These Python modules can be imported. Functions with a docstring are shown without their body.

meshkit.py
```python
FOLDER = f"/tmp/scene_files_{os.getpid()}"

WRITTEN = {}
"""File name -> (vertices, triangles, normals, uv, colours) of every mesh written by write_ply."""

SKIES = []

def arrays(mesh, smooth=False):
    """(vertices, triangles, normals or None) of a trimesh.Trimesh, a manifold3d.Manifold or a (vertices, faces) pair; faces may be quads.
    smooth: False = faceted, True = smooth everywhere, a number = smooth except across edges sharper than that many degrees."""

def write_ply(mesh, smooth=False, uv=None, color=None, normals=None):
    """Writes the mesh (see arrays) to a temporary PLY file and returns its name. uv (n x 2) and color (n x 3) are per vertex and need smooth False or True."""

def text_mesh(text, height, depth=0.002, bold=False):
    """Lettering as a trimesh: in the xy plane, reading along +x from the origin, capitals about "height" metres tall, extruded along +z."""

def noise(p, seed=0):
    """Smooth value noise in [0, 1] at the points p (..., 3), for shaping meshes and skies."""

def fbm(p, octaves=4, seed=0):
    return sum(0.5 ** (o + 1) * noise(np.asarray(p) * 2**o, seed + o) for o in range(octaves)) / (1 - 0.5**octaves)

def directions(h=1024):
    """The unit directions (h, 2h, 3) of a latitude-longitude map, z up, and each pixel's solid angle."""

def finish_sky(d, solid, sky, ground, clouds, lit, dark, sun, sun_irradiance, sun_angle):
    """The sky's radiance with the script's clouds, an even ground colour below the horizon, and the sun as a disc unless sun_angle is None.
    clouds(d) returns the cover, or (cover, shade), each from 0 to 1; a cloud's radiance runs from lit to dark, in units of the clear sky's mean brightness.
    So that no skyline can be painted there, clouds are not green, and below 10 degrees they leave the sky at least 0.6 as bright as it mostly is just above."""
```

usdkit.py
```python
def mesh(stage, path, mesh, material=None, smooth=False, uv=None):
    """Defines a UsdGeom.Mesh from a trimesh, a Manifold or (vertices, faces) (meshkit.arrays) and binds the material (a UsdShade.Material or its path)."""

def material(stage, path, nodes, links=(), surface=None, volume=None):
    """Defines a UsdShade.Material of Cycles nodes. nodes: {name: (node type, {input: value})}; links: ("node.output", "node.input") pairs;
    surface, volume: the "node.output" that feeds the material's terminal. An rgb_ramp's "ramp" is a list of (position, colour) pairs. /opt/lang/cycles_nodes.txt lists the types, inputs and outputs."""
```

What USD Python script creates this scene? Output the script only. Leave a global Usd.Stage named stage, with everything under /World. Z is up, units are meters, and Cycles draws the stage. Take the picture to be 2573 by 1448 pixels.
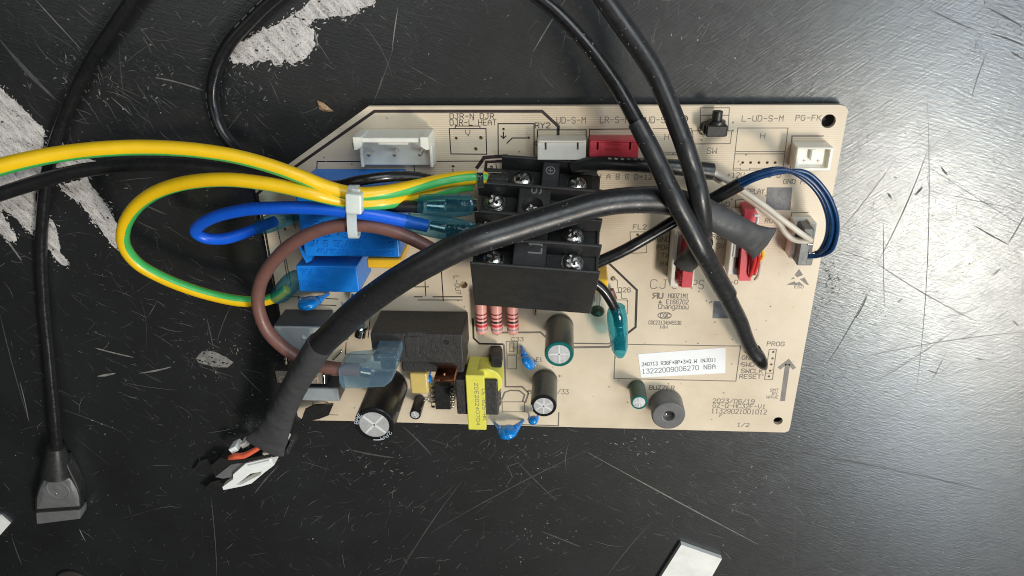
import math, random
import numpy as np, trimesh, manifold3d as m3
from shapely.geometry import LineString, Polygon, Point
from shapely.ops import unary_union
from pxr import Usd, UsdGeom, UsdLux, UsdShade, Gf, Sdf, Vt
import usdkit, meshkit

rng = random.Random(7)
nrs = np.random.RandomState(7)
stage = Usd.Stage.CreateInMemory()
UsdGeom.SetStageUpAxis(stage, UsdGeom.Tokens.z)
UsdGeom.SetStageMetersPerUnit(stage, 1.0)
UsdGeom.Xform.Define(stage, '/World')
UsdGeom.Scope.Define(stage, '/World/Looks')

# ------------------------------------------------------------------ camera (all lengths below in mm, written out in metres)
ZB = 3.6                                            # height of the circuit board's upper face above the table
CAM = np.array([8.73223, 108.05459, 219.49691 + ZB])
ROT = np.array([[0.99755311, -0.0132565, 0.06864449],
                [-0.01887855, 0.89430802, 0.44705343],
                [-0.06731568, -0.44725545, 0.89186948]])          # columns: camera right, up, back
FPX = 26 / 36 * 2573
cam = UsdGeom.Camera.Define(stage, '/World/camera')
mt = Gf.Matrix4d(1.0)
for i in range(3):
    mt.SetRow(i, Gf.Vec4d(*[float(x) for x in ROT[:, i]], 0))
mt.SetRow(3, Gf.Vec4d(*[float(x) * 1e-3 for x in CAM], 1))
cam.AddTransformOp().Set(mt)
cam.CreateFocalLengthAttr(26.0)
cam.CreateHorizontalApertureAttr(36.0)
cam.CreateVerticalApertureAttr(36.0 * 576 / 1024)
cam.CreateClippingRangeAttr(Gf.Vec2f(0.005, 20))
cam.CreateExposureAttr(0.30)

def P(px, py, z=ZB):
    """the point at height z (mm) seen at pixel px, py of the photograph"""
    d = ROT @ np.array([(px - 1286.5) / FPX, -(py - 724) / FPX, -1.0])
    return CAM + d * (z - CAM[2]) / d[2]
def depth(p):
    return float(-((np.asarray(p) - CAM) @ ROT)[2])
def mm(wpx, p):
    return wpx * depth(p) / FPX
def B(px, py): return P(px, py, ZB)[:2]

# ------------------------------------------------------------------ lamps
def rect_light(name, loc, target, w, h, intensity, color):
    l = UsdLux.RectLight.Define(stage, '/World/' + name)
    z = np.asarray(loc, float) - np.asarray(target, float); z /= np.linalg.norm(z)
    x = np.cross([0, 1, 0.1], z); x /= np.linalg.norm(x); y = np.cross(z, x)
    M = Gf.Matrix4d(1.0)
    for i, v in enumerate((x, y, z)): M.SetRow(i, Gf.Vec4d(*map(float, v), 0))
    M.SetRow(3, Gf.Vec4d(*[float(a) * 1e-3 for a in loc], 1))
    l.AddTransformOp().Set(M)
    l.CreateWidthAttr(w * 1e-3); l.CreateHeightAttr(h * 1e-3)
    l.CreateIntensityAttr(intensity); l.CreateColorAttr(Gf.Vec3f(*color))
    return l
R0 = P(2345, 600, 0.0)                              # where the bench lamp glares on the table
ldir = np.array([R0[0] - CAM[0], R0[1] - CAM[1], CAM[2]]); ldir /= np.linalg.norm(ldir)
KEY = R0 + ldir * 1100 + np.array([0, 60, 0])
rect_light('bench_lamp', KEY, (0, 0, 0), 150, 850, 13, (0.84, 0.93, 1.0))
rect_light('bench_spot', R0 + ldir * 1080, (0, 0, 0), 160, 160, 62, (1.0, 0.83, 0.63))
rect_light('ceiling_panel', (1500, 250, 1050), (0, 0, 0), 1100, 1000, 1.5, (0.78, 0.91, 1.0))
rect_light('rear_panel', (620, 1150, 1300), (0, 0, 0), 1100, 1000, 4.0, (0.90, 0.97, 1.0))
rect_light('window_panel', (-700, 500, 1500), (0, 0, 0), 900, 900, 0.8, (1.0, 0.97, 0.92))

# ------------------------------------------------------------------ materials
LOOK = {}
def mat(name, col, rough=0.45, metal=0.0, var=0.10, vscale=250.0, bump=0.0, bscale=900.0, spec=0.5, trans=0.0, coat=0.0, sss=0.0, ior=1.5, rvar=0.08):
    col = np.array(col, float)
    n = {"g": ("geometry", {}),
         "n": ("noise_texture", {"scale": vscale, "detail": 4.0, "roughness": 0.6}),
         "r": ("rgb_ramp", {"ramp": [(0.25, tuple(col * (1 - var))), (0.75, tuple(np.minimum(col * (1 + var), 1)))]}),
         "n2": ("noise_texture", {"scale": vscale * 2.7, "detail": 3.0}),
         "rr": ("map_range", {"from_min": 0.3, "from_max": 0.7, "to_min": max(rough - rvar, 0.02), "to_max": min(rough + rvar, 1)}),
         "p": ("principled_bsdf", {"metallic": metal, "specular_ior_level": spec, "transmission_weight": trans, "coat_weight": coat, "coat_roughness": 0.12, "ior": ior, "subsurface_weight": sss, "subsurface_scale": 0.002})}
    k = [("g.position", "n.vector"), ("g.position", "n2.vector"), ("n.fac", "r.fac"), ("r.color", "p.base_color"),
         ("n2.fac", "rr.value"), ("rr.result", "p.roughness")]
    if bump:
        n["n3"] = ("noise_texture", {"scale": bscale, "detail": 3.0, "roughness": 0.6})
        n["b"] = ("bump", {"strength": bump, "distance": 0.0004})
        k += [("g.position", "n3.vector"), ("n3.fac", "b.height"), ("b.normal", "p.normal")]
    LOOK[name] = usdkit.material(stage, '/World/Looks/' + name, n, k, surface="p.BSDF")
    return LOOK[name]

def table_material():
    n = {"g": ("geometry", {}),
         "m": ("mapping", {"mapping_type": "texture", "rotation": (0, 0, 0.62), "scale": (1 / 150.0, 1 / 2000.0, 1 / 400.0)}),
         "m2": ("mapping", {"mapping_type": "texture", "rotation": (0, 0, -0.30), "scale": (1 / 260.0, 1 / 1700.0, 1 / 400.0)}),
         "n": ("noise_texture", {"scale": 1.0, "detail": 3.0, "roughness": 0.6}),
         "n2": ("noise_texture", {"scale": 1.0, "detail": 2.0, "roughness": 0.6}),
         "big": ("noise_texture", {"scale": 28.0, "detail": 5.0, "roughness": 0.62}),
         "col": ("rgb_ramp", {"ramp": [(0.3, (0.003, 0.0031, 0.0032)), (0.7, (0.010, 0.0102, 0.0103))]}),
         "mid": ("noise_texture", {"scale": 140.0, "detail": 4.0, "roughness": 0.65}),
         "rr": ("map_range", {"from_min": 0.3, "from_max": 0.7, "to_min": 0.22, "to_max": 0.285}),
         "sum": ("math", {"math_type": "add"}),
         "b": ("bump", {"strength": 0.21, "distance": 0.0003}),
         "p": ("principled_bsdf", {"specular_ior_level": 0.9, "ior": 1.45, "specular_tint": (1.0, 0.99, 0.97), "coat_weight": 1.0, "coat_roughness": 0.60, "coat_ior": 1.5, "coat_tint": (0.86, 0.94, 1.0)})}
    k = [("g.position", "m.vector"), ("g.position", "m2.vector"), ("m.vector", "n.vector"), ("m2.vector", "n2.vector"),
         ("g.position", "big.vector"), ("g.position", "mid.vector"), ("big.fac", "col.fac"), ("col.color", "p.base_color"),
         ("mid.fac", "rr.value"), ("rr.result", "p.roughness"), ("n.fac", "sum.value1"), ("n2.fac", "sum.value2"),
         ("sum.value", "b.height"), ("b.normal", "p.normal"), ("b.normal", "p.coat_normal")]
    LOOK['table'] = usdkit.material(stage, '/World/Looks/table', n, k, surface="p.BSDF")
table_material()

def board_material():
    """cream solder mask: copper lines show through as fine stripes in the upper left, as a dotted hatch towards the right edge"""
    n = {"g": ("geometry", {}), "s": ("separate_xyz", {}),
         "ky": ("math", {"math_type": "multiply", "value2": 2 * math.pi / 0.00064}), "siny": ("math", {"math_type": "sine"}),
         "kx": ("math", {"math_type": "multiply", "value2": 2 * math.pi / 0.00090}), "sinx": ("math", {"math_type": "sine"}),
         "lines": ("map_range", {"from_min": -0.9, "from_max": 0.9, "to_min": 0.74, "to_max": 1.03, "clamp": True}),
         "xy": ("math", {"math_type": "multiply"}),
         "dots": ("map_range", {"from_min": -0.8, "from_max": 0.2, "to_min": 0.80, "to_max": 1.02, "clamp": True}),
         "mr": ("map_range", {"from_min": 0.062, "from_max": 0.072, "to_min": 0.0, "to_max": 1.0, "clamp": True}),
         "mu": ("map_range", {"from_min": 0.004, "from_max": 0.020, "to_min": 0.0, "to_max": 1.0, "clamp": True}),
         "big": ("noise_texture", {"scale": 22.0, "detail": 3.0}),
         "bigm": ("map_range", {"from_min": 0.40, "from_max": 0.58, "to_min": 0.15, "to_max": 1.0, "clamp": True}),
         "mu2": ("math", {"math_type": "multiply"}),
         "v1": ("mix_float", {"a": 1.0}), "v2": ("mix_float", {"a": 1.0}), "vv": ("math", {"math_type": "multiply"}),
         "fine": ("noise_texture", {"scale": 60.0, "detail": 8.0, "roughness": 0.65}),
         "col": ("rgb_ramp", {"ramp": [(0.25, (0.580, 0.482, 0.345)), (0.75, (0.700, 0.604, 0.466))]}),
         "mul": ("vector_math", {"math_type": "scale"}),
         "rr": ("map_range", {"from_min": 0.3, "from_max": 0.7, "to_min": 0.34, "to_max": 0.46}),
         "p": ("principled_bsdf", {"specular_ior_level": 0.5})}
    k = [("g.position", "s.vector"), ("s.y", "ky.value1"), ("ky.value", "siny.value1"), ("s.x", "kx.value1"), ("kx.value", "sinx.value1"),
         ("siny.value", "lines.value"), ("siny.value", "xy.value1"), ("sinx.value", "xy.value2"), ("xy.value", "dots.value"),
         ("s.x", "mr.value"), ("s.y", "mu.value"), ("g.position", "big.vector"), ("big.fac", "bigm.value"),
         ("mu.result", "mu2.value1"), ("bigm.result", "mu2.value2"),
         ("mu2.value", "v1.fac"), ("lines.result", "v1.b"), ("mr.result", "v2.fac"), ("dots.result", "v2.b"),
         ("v1.result", "vv.value1"), ("v2.result", "vv.value2"), ("g.position", "fine.vector"), ("fine.fac", "col.fac"),
         ("col.color", "mul.vector1"), ("vv.value", "mul.scale"), ("mul.vector", "p.base_color"), ("fine.fac", "rr.value"), ("rr.result", "p.roughness")]
    LOOK['board'] = usdkit.material(stage, '/World/Looks/board', n, k, surface="p.BSDF")
board_material()

def bare_material():
    """pale filler smeared and scraped where the black coating has flaked off"""
    n = {"g": ("geometry", {}), "m": ("mapping", {"mapping_type": "texture", "rotation": (0, 0, -0.9), "scale": (1 / 170.0, 1 / 620.0, 1 / 300.0)}),
         "n": ("noise_texture", {"scale": 1.0, "detail": 7.0, "roughness": 0.72, "distortion": 0.6}),
         "f": ("noise_texture", {"scale": 1900.0, "detail": 4.0, "roughness": 0.7}), "mx": ("mix_float", {"fac": 0.38}),
         "r": ("rgb_ramp", {"ramp": [(0.35, (0.022, 0.021, 0.020)), (0.405, (0.16, 0.15, 0.14)), (0.45, (0.38, 0.355, 0.335)), (0.56, (0.60, 0.575, 0.55)), (0.70, (0.74, 0.72, 0.69))]}),
         "b": ("bump", {"strength": 0.8, "distance": 0.0005}), "p": ("principled_bsdf", {"roughness": 0.6})}
    k = [("g.position", "m.vector"), ("m.vector", "n.vector"), ("g.position", "f.vector"), ("n.fac", "mx.a"), ("f.fac", "mx.b"), ("mx.result", "r.fac"), ("r.color", "p.base_color"), ("mx.result", "b.height"), ("b.normal", "p.normal")]
    LOOK['bare'] = usdkit.material(stage, '/World/Looks/bare', n, k, surface="p.BSDF")
bare_material()

mat('scratch_light', (0.17, 0.165, 0.15), 0.75, var=0.5, vscale=500)
mat('scratch_dim', (0.060, 0.060, 0.057), 0.75, var=0.4, vscale=500)
mat('scratch_dark', (0.075, 0.075, 0.076), 0.7, spec=0.35)
mat('stain', (0.05, 0.053, 0.055), 0.75, var=0.5, vscale=300, spec=0.2)
mat('ink', (0.030, 0.020, 0.022), 0.5, var=0.2)
mat('ink_grey', (0.20, 0.185, 0.165), 0.6, var=0.2)
mat('ink_mid', (0.16, 0.138, 0.115), 0.6, var=0.2)
mat('ink_patch', (0.16, 0.165, 0.17), 0.6, var=0.4, vscale=700)
mat('fr_edge', (0.36, 0.27, 0.15), 0.6)
mat('hole', (0.02, 0.016, 0.014), 0.8)
mat('solder', (0.62, 0.60, 0.56), 0.3, metal=1.0, bump=0.1)
mat('white_nylon', (0.80, 0.765, 0.68), 0.38, var=0.05, sss=0.15)
mat('grey_nylon', (0.70, 0.665, 0.585), 0.42, var=0.05)
mat('white_plastic', (0.80, 0.80, 0.77), 0.35, var=0.04, sss=0.1)
mat('red_nylon', (0.60, 0.055, 0.075), 0.38, var=0.08)
mat('black_plastic', (0.017, 0.017, 0.017), 0.42, var=0.2, bump=0.08)
mat('black_moulding', (0.024, 0.024, 0.0245), 0.50, var=0.25, bump=0.22, bscale=700)
mat('black_relay', (0.030, 0.029, 0.028), 0.50, var=0.35, vscale=900, bump=0.55, bscale=1100)
mat('black_cable', (0.014, 0.014, 0.0145), 0.36, var=0.2, bump=0.05, bscale=400)
mat('black_pvc', (0.012, 0.012, 0.0125), 0.25, var=0.2, bump=0.04, bscale=300)
mat('black_sleeve', (0.022, 0.022, 0.023), 0.34, var=0.15, bump=0.06, bscale=500)
mat('grey_sleeve', (0.052, 0.053, 0.055), 0.55, var=0.12, bump=0.22, bscale=260)
mat('usb_face', (0.125, 0.125, 0.126), 0.45, var=0.15, bump=0.1)
mat('yellow_pvc', (0.80, 0.50, 0.010), 0.36, var=0.05, bump=0.03, bscale=300)
mat('green_pvc', (0.055, 0.42, 0.10), 0.36, var=0.06)
mat('blue_pvc', (0.008, 0.105, 0.66), 0.34, var=0.06, bump=0.03, bscale=300)
mat('brown_pvc', (0.165, 0.078, 0.064), 0.42, var=0.10, bump=0.03, bscale=300)
mat('navy_pvc', (0.010, 0.045, 0.130), 0.24, var=0.1)
mat('white_pvc', (0.60, 0.55, 0.47), 0.42, var=0.06)
mat('red_pvc', (0.55, 0.03, 0.03), 0.4)
mat('orange_pvc', (0.75, 0.13, 0.06), 0.45)
mat('blue_epoxy', (0.008, 0.19, 0.66), 0.36, var=0.06, bump=0.10, bscale=600)
mat('blue_gloss', (0.006, 0.215, 0.66), 0.14, var=0.06, coat=0.5)
mat('yellow_tape', (0.68, 0.64, 0.10), 0.34, var=0.05)
mat('amber_block', (0.78, 0.46, 0.03), 0.3, var=0.06)
mat('cream_gloss', (0.60, 0.46, 0.15), 0.18, var=0.1, coat=0.5, bump=0.1, bscale=350)
mat('relay_body', (0.055, 0.057, 0.060), 0.45, var=0.1, bump=0.1)
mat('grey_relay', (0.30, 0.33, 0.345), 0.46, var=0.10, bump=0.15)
mat('taupe', (0.24, 0.21, 0.18), 0.5, var=0.1)
mat('tan_raise', (0.45, 0.36, 0.24), 0.5)
mat('pink_body', (0.72, 0.34, 0.285), 0.32, var=0.06)
mat('band_maroon', (0.22, 0.030, 0.035), 0.4)
mat('band_red', (0.55, 0.035, 0.05), 0.4)
mat('band_black', (0.02, 0.018, 0.018), 0.4)
mat('band_grey', (0.28, 0.25, 0.28), 0.4)
mat('aluminium', (0.62, 0.62, 0.62), 0.40, metal=0.45, var=0.08, bump=0.2, bscale=1200)
mat('aluminium_groove', (0.86, 0.86, 0.85), 0.3, metal=0.3)
mat('cap_sleeve_black', (0.011, 0.011, 0.012), 0.30, var=0.05, rvar=0.02)
mat('cap_sleeve_olive', (0.040, 0.045, 0.038), 0.28, var=0.06, rvar=0.02)
mat('cap_sleeve_green', (0.010, 0.125, 0.110), 0.22, var=0.1, coat=0.4)
mat('sleeve_print', (0.42, 0.46, 0.52), 0.5)
mat('bright_metal', (0.86, 0.85, 0.82), 0.18, metal=1.0, var=0.06, bump=0.12)
mat('screw_metal', (0.48, 0.47, 0.45), 0.26, metal=1.0, var=0.15, bump=0.35, bscale=900)
mat('copper', (0.62, 0.25, 0.13), 0.25, metal=1.0, var=0.12, bump=0.15)
mat('paper', (0.72, 0.72, 0.69), 0.5, var=0.14, vscale=90, bump=0.1)
mat('plug_grey', (0.15, 0.158, 0.152), 0.45, var=0.1)
mat('label_paper', (0.80, 0.82, 0.83), 0.5, var=0.03)
mat('label_ink', (0.10, 0.105, 0.12), 0.6)
mat('moulded_letter', (0.16, 0.165, 0.165), 0.5)
mat('tie_nylon', (0.72, 0.71, 0.66), 0.30, var=0.04, sss=0.3)
mat('green_epoxy', (0.018, 0.055, 0.032), 0.35, var=0.15)
mat('crumb', (0.42, 0.27, 0.16), 0.7, var=0.6, vscale=600, bump=0.5)
mat('dust', (0.30, 0.30, 0.28), 0.8, var=0.4)

def boot_material(name, tint, surf, lo=0.2):
    """thin, clear tinted PVC"""
    n = {"tr": ("transparent_bsdf", {"color": tint}), "df": ("principled_bsdf", {"base_color": surf, "roughness": 0.10, "specular_ior_level": 1.0}),
         "g": ("geometry", {}), "cn": ("noise_texture", {"scale": 420.0, "detail": 2.0}), "cb": ("bump", {"strength": 0.55, "distance": 0.0006}), "lw": ("layer_weight", {"blend": 0.35}), "mr": ("map_range", {"from_min": 0.0, "from_max": 1.0, "to_min": lo, "to_max": 0.85}),
         "mx": ("mix_closure", {})}
    LOOK[name] = usdkit.material(stage, '/World/Looks/' + name, n, [("g.position", "cn.vector"), ("cn.fac", "cb.height"), ("cb.normal", "df.normal"), ("lw.facing", "mr.value"), ("mr.result", "mx.fac"), ("tr.BSDF", "mx.closure1"), ("df.BSDF", "mx.closure2")], surface="mx.closure")
boot_material('teal_boot', (0.40, 0.88, 0.95), (0.010, 0.235, 0.30), 0.18)
boot_material('blue_boot', (0.86, 0.95, 0.98), (0.20, 0.34, 0.45), 0.16)
boot_material('dark_boot', (0.62, 0.88, 0.95), (0.03, 0.17, 0.235), 0.15)

# ------------------------------------------------------------------ prims
USED = {}
def number(parent, name):
    c = USED.setdefault(parent, {}); k = c.get(name, 0); c[name] = k + 1
    return f"{parent}/{name}" + (f"_{k:03d}" if k else "")
ORG = {}
def thing(name, label, cat, loc=(0, 0, 0), group=None):
    p = number('/World', name)
    x = UsdGeom.Xform.Define(stage, p)
    x.AddTranslateOp().Set(Gf.Vec3d(*[float(a) * 1e-3 for a in loc]))
    pr = x.GetPrim(); ORG[p] = np.asarray(loc, float)
    pr.SetCustomDataByKey('label', label); pr.SetCustomDataByKey('category', cat)
    if group: pr.SetCustomDataByKey('group', group)
    return p
def part(parent, name, mesh, look, smooth=35, label=None, kind=None):
    """one mesh under a thing or a part (mesh in mm, world coordinates)"""
    p = number(parent, name)
    org = ORG.get(parent, np.zeros(3)); ORG[p] = org
    v, f = (np.array(mesh.vertices), np.array(mesh.faces)) if hasattr(mesh, 'faces') else meshkit.arrays(mesh)[:2]
    m = usdkit.mesh(stage, p, trimesh.Trimesh((v - org) * 1e-3, f, process=False), LOOK[look], smooth=smooth)
    if label: m.GetPrim().SetCustomDataByKey('label', label)
    if kind: m.GetPrim().SetCustomDataByKey('kind', kind)
    return p
def single(name, mesh, look, label, cat, smooth=35, kind=None, group=None):
    p = part('/World', name, mesh, look, smooth, label, kind)
    pr = stage.GetPrimAtPath(p)
    if cat: pr.SetCustomDataByKey('category', cat)
    if group: pr.SetCustomDataByKey('group', group)
    return p
cat_ = lambda *ms: trimesh.util.concatenate([m for m in ms if m is not None])

# ------------------------------------------------------------------ shapes (mm)
_ICO = trimesh.creation.icosphere(subdivisions=1).vertices
def hullof(pts):
    return trimesh.convex.convex_hull(np.asarray(pts))
def obox(c, ax, half, r=0.3, soft=False):
    """box about c with unit axes ax (rows), half sizes and edge radius r"""
    ax = np.asarray(ax, float); half = np.asarray(half, float); r = min(r, *(half * 0.95))
    pts = []
    for s in np.ndindex(2, 2, 2):
        k = (half - r) * (np.array(s) * 2 - 1)
        if soft: pts += list(k + _ICO * r)
        else: pts += [k + np.array(e) * (np.array(s) * 2 - 1) * r for e in ((1, 0, 0), (0, 1, 0), (0, 0, 1))]
    return hullof(np.asarray(pts) @ ax + np.asarray(c))
I3 = np.eye(3)
def box(x0, x1, y0, y1, z0, z1, r=0.25, soft=False):
    return obox(((x0 + x1) / 2, (y0 + y1) / 2, (z0 + z1) / 2), I3, (abs(x1 - x0) / 2, abs(y1 - y0) / 2, abs(z1 - z0) / 2), r, soft)
def topbox(px0, py0, px1, py1, h, h0=0.0, r=0.3, soft=False):
    """upright box on the board whose upper face fills a pixel rectangle at height h above the board"""
    a, b, c, d = (P(x, y, ZB + h) for x, y in ((px0, py0), (px1, py0), (px1, py1), (px0, py1)))
    return box((a[0] + d[0]) / 2, (b[0] + c[0]) / 2, (c[1] + d[1]) / 2, (a[1] + b[1]) / 2, ZB + h0, ZB + h, r, soft)
def prism(poly, z0, z1):
    """poly: shapely polygon or xy points"""
    g = poly if hasattr(poly, 'geom_type') else Polygon(poly)
    if not g.is_valid: g = g.buffer(0)
    gs = [q for q in getattr(g, 'geoms', [g]) if q.area > 1e-4]
    ms = []
    for q in gs:
        m = trimesh.creation.extrude_polygon(q, z1 - z0, engine='earcut'); m.apply_translation((0, 0, z0)); ms.append(m)
    return trimesh.util.concatenate(ms)
def pixprism(pix, z0, z1, zp=None):
    return prism([P(x, y, z1 if zp is None else zp)[:2] for x, y in pix], z0, z1)
def sheet(poly, z):
    """flat print or film, a few hundredths of a millimetre thick"""
    return prism(poly, z, z + 0.03)
def lathe(profile, c, ax=(0, 0, 1), n=40):
    """profile: (r, t) points, turned about the axis ax through c"""
    ax = np.asarray(ax, float); ax = ax / np.linalg.norm(ax)
    u = np.cross(ax, (0, 0, 1.0) if abs(ax[2]) < 0.9 else (1.0, 0, 0)); u /= np.linalg.norm(u); w = np.cross(ax, u)
    prof = np.asarray(profile, float); k = len(prof); th = np.arange(n) / n * 2 * math.pi
    v = np.array([np.asarray(c) + ax * t + (u * math.cos(a) + w * math.sin(a)) * r for r, t in prof for a in th])
    f = []
    for i in range(k - 1):
        for j in range(n):
            a, b = i * n + j, i * n + (j + 1) % n
            f += [(a, b, b + n), (a, b + n, a + n)]
    v = np.vstack([v, np.asarray(c) + ax * prof[0][1], np.asarray(c) + ax * prof[-1][1]])
    for j in range(n):
        f += [(len(v) - 2, (j + 1) % n, j), (len(v) - 1, (k - 1) * n + j, (k - 1) * n + (j + 1) % n)]
    m = trimesh.Trimesh(v, f, process=False); m.fix_normals(); return m
def cyl(c0, c1, r, r1=None, n=24, edge=0.12):
    c0, c1 = np.asarray(c0, float), np.asarray(c1, float); L = np.linalg.norm(c1 - c0); r1 = r if r1 is None else r1; e = min(edge, r * 0.5, L * 0.3)
    return lathe([(r - e, 0), (r, e), (r1, L - e), (r1 - e, L)], c0, c1 - c0, n)
def spline(pts, n):
    pts = np.asarray(pts, float); q = np.vstack([2 * pts[0] - pts[1], pts, 2 * pts[-1] - pts[-2]])
    seg = np.linalg.norm(np.diff(q[:, :3], axis=0), axis=1) ** 0.5 + 1e-9
    t = np.concatenate([[0], np.cumsum(seg)])
    out = []
    for s in np.linspace(t[1], t[-2], n):
        i = min(max(np.searchsorted(t, s, 'right') - 1, 1), len(q) - 3)
        t0, t1, t2, t3 = t[i - 1:i + 3]; p0, p1, p2, p3 = q[i - 1:i + 3]
        a1 = (t1 - s) / (t1 - t0) * p0 + (s - t0) / (t1 - t0) * p1; a2 = (t2 - s) / (t2 - t1) * p1 + (s - t1) / (t2 - t1) * p2
        a3 = (t3 - s) / (t3 - t2) * p2 + (s - t2) / (t3 - t2) * p3
        b1 = (t2 - s) / (t2 - t0) * a1 + (s - t0) / (t2 - t0) * a2; b2 = (t3 - s) / (t3 - t1) * a2 + (s - t1) / (t3 - t1) * a3
        out.append((t2 - s) / (t2 - t1) * b1 + (s - t1) / (t2 - t1) * b2)
    return np.array(out)
def zc(z):
    return z if z < 14 else 14 + (z - 14) * 0.72
def path(spec):
    """(px, py, z, width px[, flatten]) rows -> (x, y, z, radius, flatten)"""
    rows = []
    for s in spec:
        p = P(s[0], s[1], zc(s[2])); rows.append([*p, mm(s[3], p) / 2, s[4] if len(s) > 4 else 1.0])
    return np.array(rows)
def frames(q):
    t = np.gradient(q[:, :3], axis=0); t /= np.linalg.norm(t, axis=1, keepdims=True)
    s = np.cross(t, (0, 0, 1.0)); l = np.linalg.norm(s, axis=1)
    for i in range(len(s)):
        if l[i] < 0.15 and i: s[i] = s[i - 1]
    s /= np.linalg.norm(s, axis=1, keepdims=True)
    return t, s, np.cross(s, t)
def tube(q, n=20, arc=None, r_out=1.0, r_in=None, wob=0.0, dome=True):
    """swept along q (x, y, z, r, flatten); arc: (centre angle per sample, half width) for a stripe"""
    t, s, u = frames(q); k = len(q)
    if arc is None:
        th = np.arange(n) / n * 2 * math.pi
        r = q[:, 3] * r_out
        v = np.concatenate([q[i, :3] + r[i] * (np.cos(th)[:, None] * s[i] + np.sin(th)[:, None] * u[i] * q[i, 4]) for i in range(k)])
        f = [(i * n + j, i * n + (j + 1) % n, (i + 1) * n + (j + 1) % n, (i + 1) * n + j) for i in range(k - 1) for j in range(n)]
        f = [g for a, b, c, d in f for g in ((a, c, b), (a, d, c))]
        e0 = q[0, :3] - (t[0] * q[0, 3] * 0.25 if dome else 0); e1 = q[-1, :3] + (t[-1] * q[-1, 3] * 0.25 if dome else 0)
        v = np.vstack([v, e0, e1])
        f += [(k * n, j, (j + 1) % n) for j in range(n)] + [(k * n + 1, (k - 1) * n + (j + 1) % n, (k - 1) * n + j) for j in range(n)]
    else:
        ca, hw = arc; m = 7
        off = np.linspace(-hw, hw, m)
        ring = []
        for i in range(k):
            a = np.radians(ca[i] + off)
            d = np.cos(a)[:, None] * s[i] + np.sin(a)[:, None] * u[i]
            ring.append(np.vstack([q[i, :3] + d * q[i, 3] * 1.012, (q[i, :3] + d * q[i, 3] * 0.96)[::-1]]))
        n = 2 * m; v = np.concatenate(ring)
        f = [(i * n + j, i * n + (j + 1) % n, (i + 1) * n + (j + 1) % n, (i + 1) * n + j) for i in range(k - 1) for j in range(n)]
        f = [g for a, b, c, d in f for g in ((a, c, b), (a, d, c))]
        for b0 in (0, (k - 1) * n):
            f += [(b0, b0 + j, b0 + j + 1) for j in range(1, n - 1)]
    mesh = trimesh.Trimesh(v, f, process=False); mesh.fix_normals(); return mesh
def cable(spec, n=90, sides=20):
    q = spline(path(spec), n); q[:, 3] = np.maximum(q[:, 3], 0.15)
    w = np.c_[q[:, :3] * 0.06, ] + 31.7                            # slight unevenness of hand-bent cable
    for a in range(3): q[:, a] += (meshkit.fbm(w, 3, 3 + a) - 0.5) * (0.5 if a < 2 else 0.3) * min(1.0, q[:, 3].mean() / 1.5)
    q[:, 3] *= 1 + (meshkit.fbm(w * 3, 2, 9) - 0.5) * 0.05
    return tube(q, sides), q
def crumple(m, amp, scale, seed=0):
    v = np.array(m.vertices); q = v * scale + 40.3
    m.vertices = v + np.c_[meshkit.fbm(q, 3, seed) - .5, meshkit.fbm(q + 9.1, 3, seed + 5) - .5, meshkit.fbm(q + 17.7, 3, seed + 8) - .5] * 2 * amp
    return m
def ellipsoid(c, half, rot=0.0, sub=3):
    m = trimesh.creation.icosphere(subdivisions=sub); m.apply_scale(half)
    m.apply_transform(trimesh.transformations.rotation_matrix(rot, (0, 0, 1))); m.apply_translation(c); return m
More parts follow.
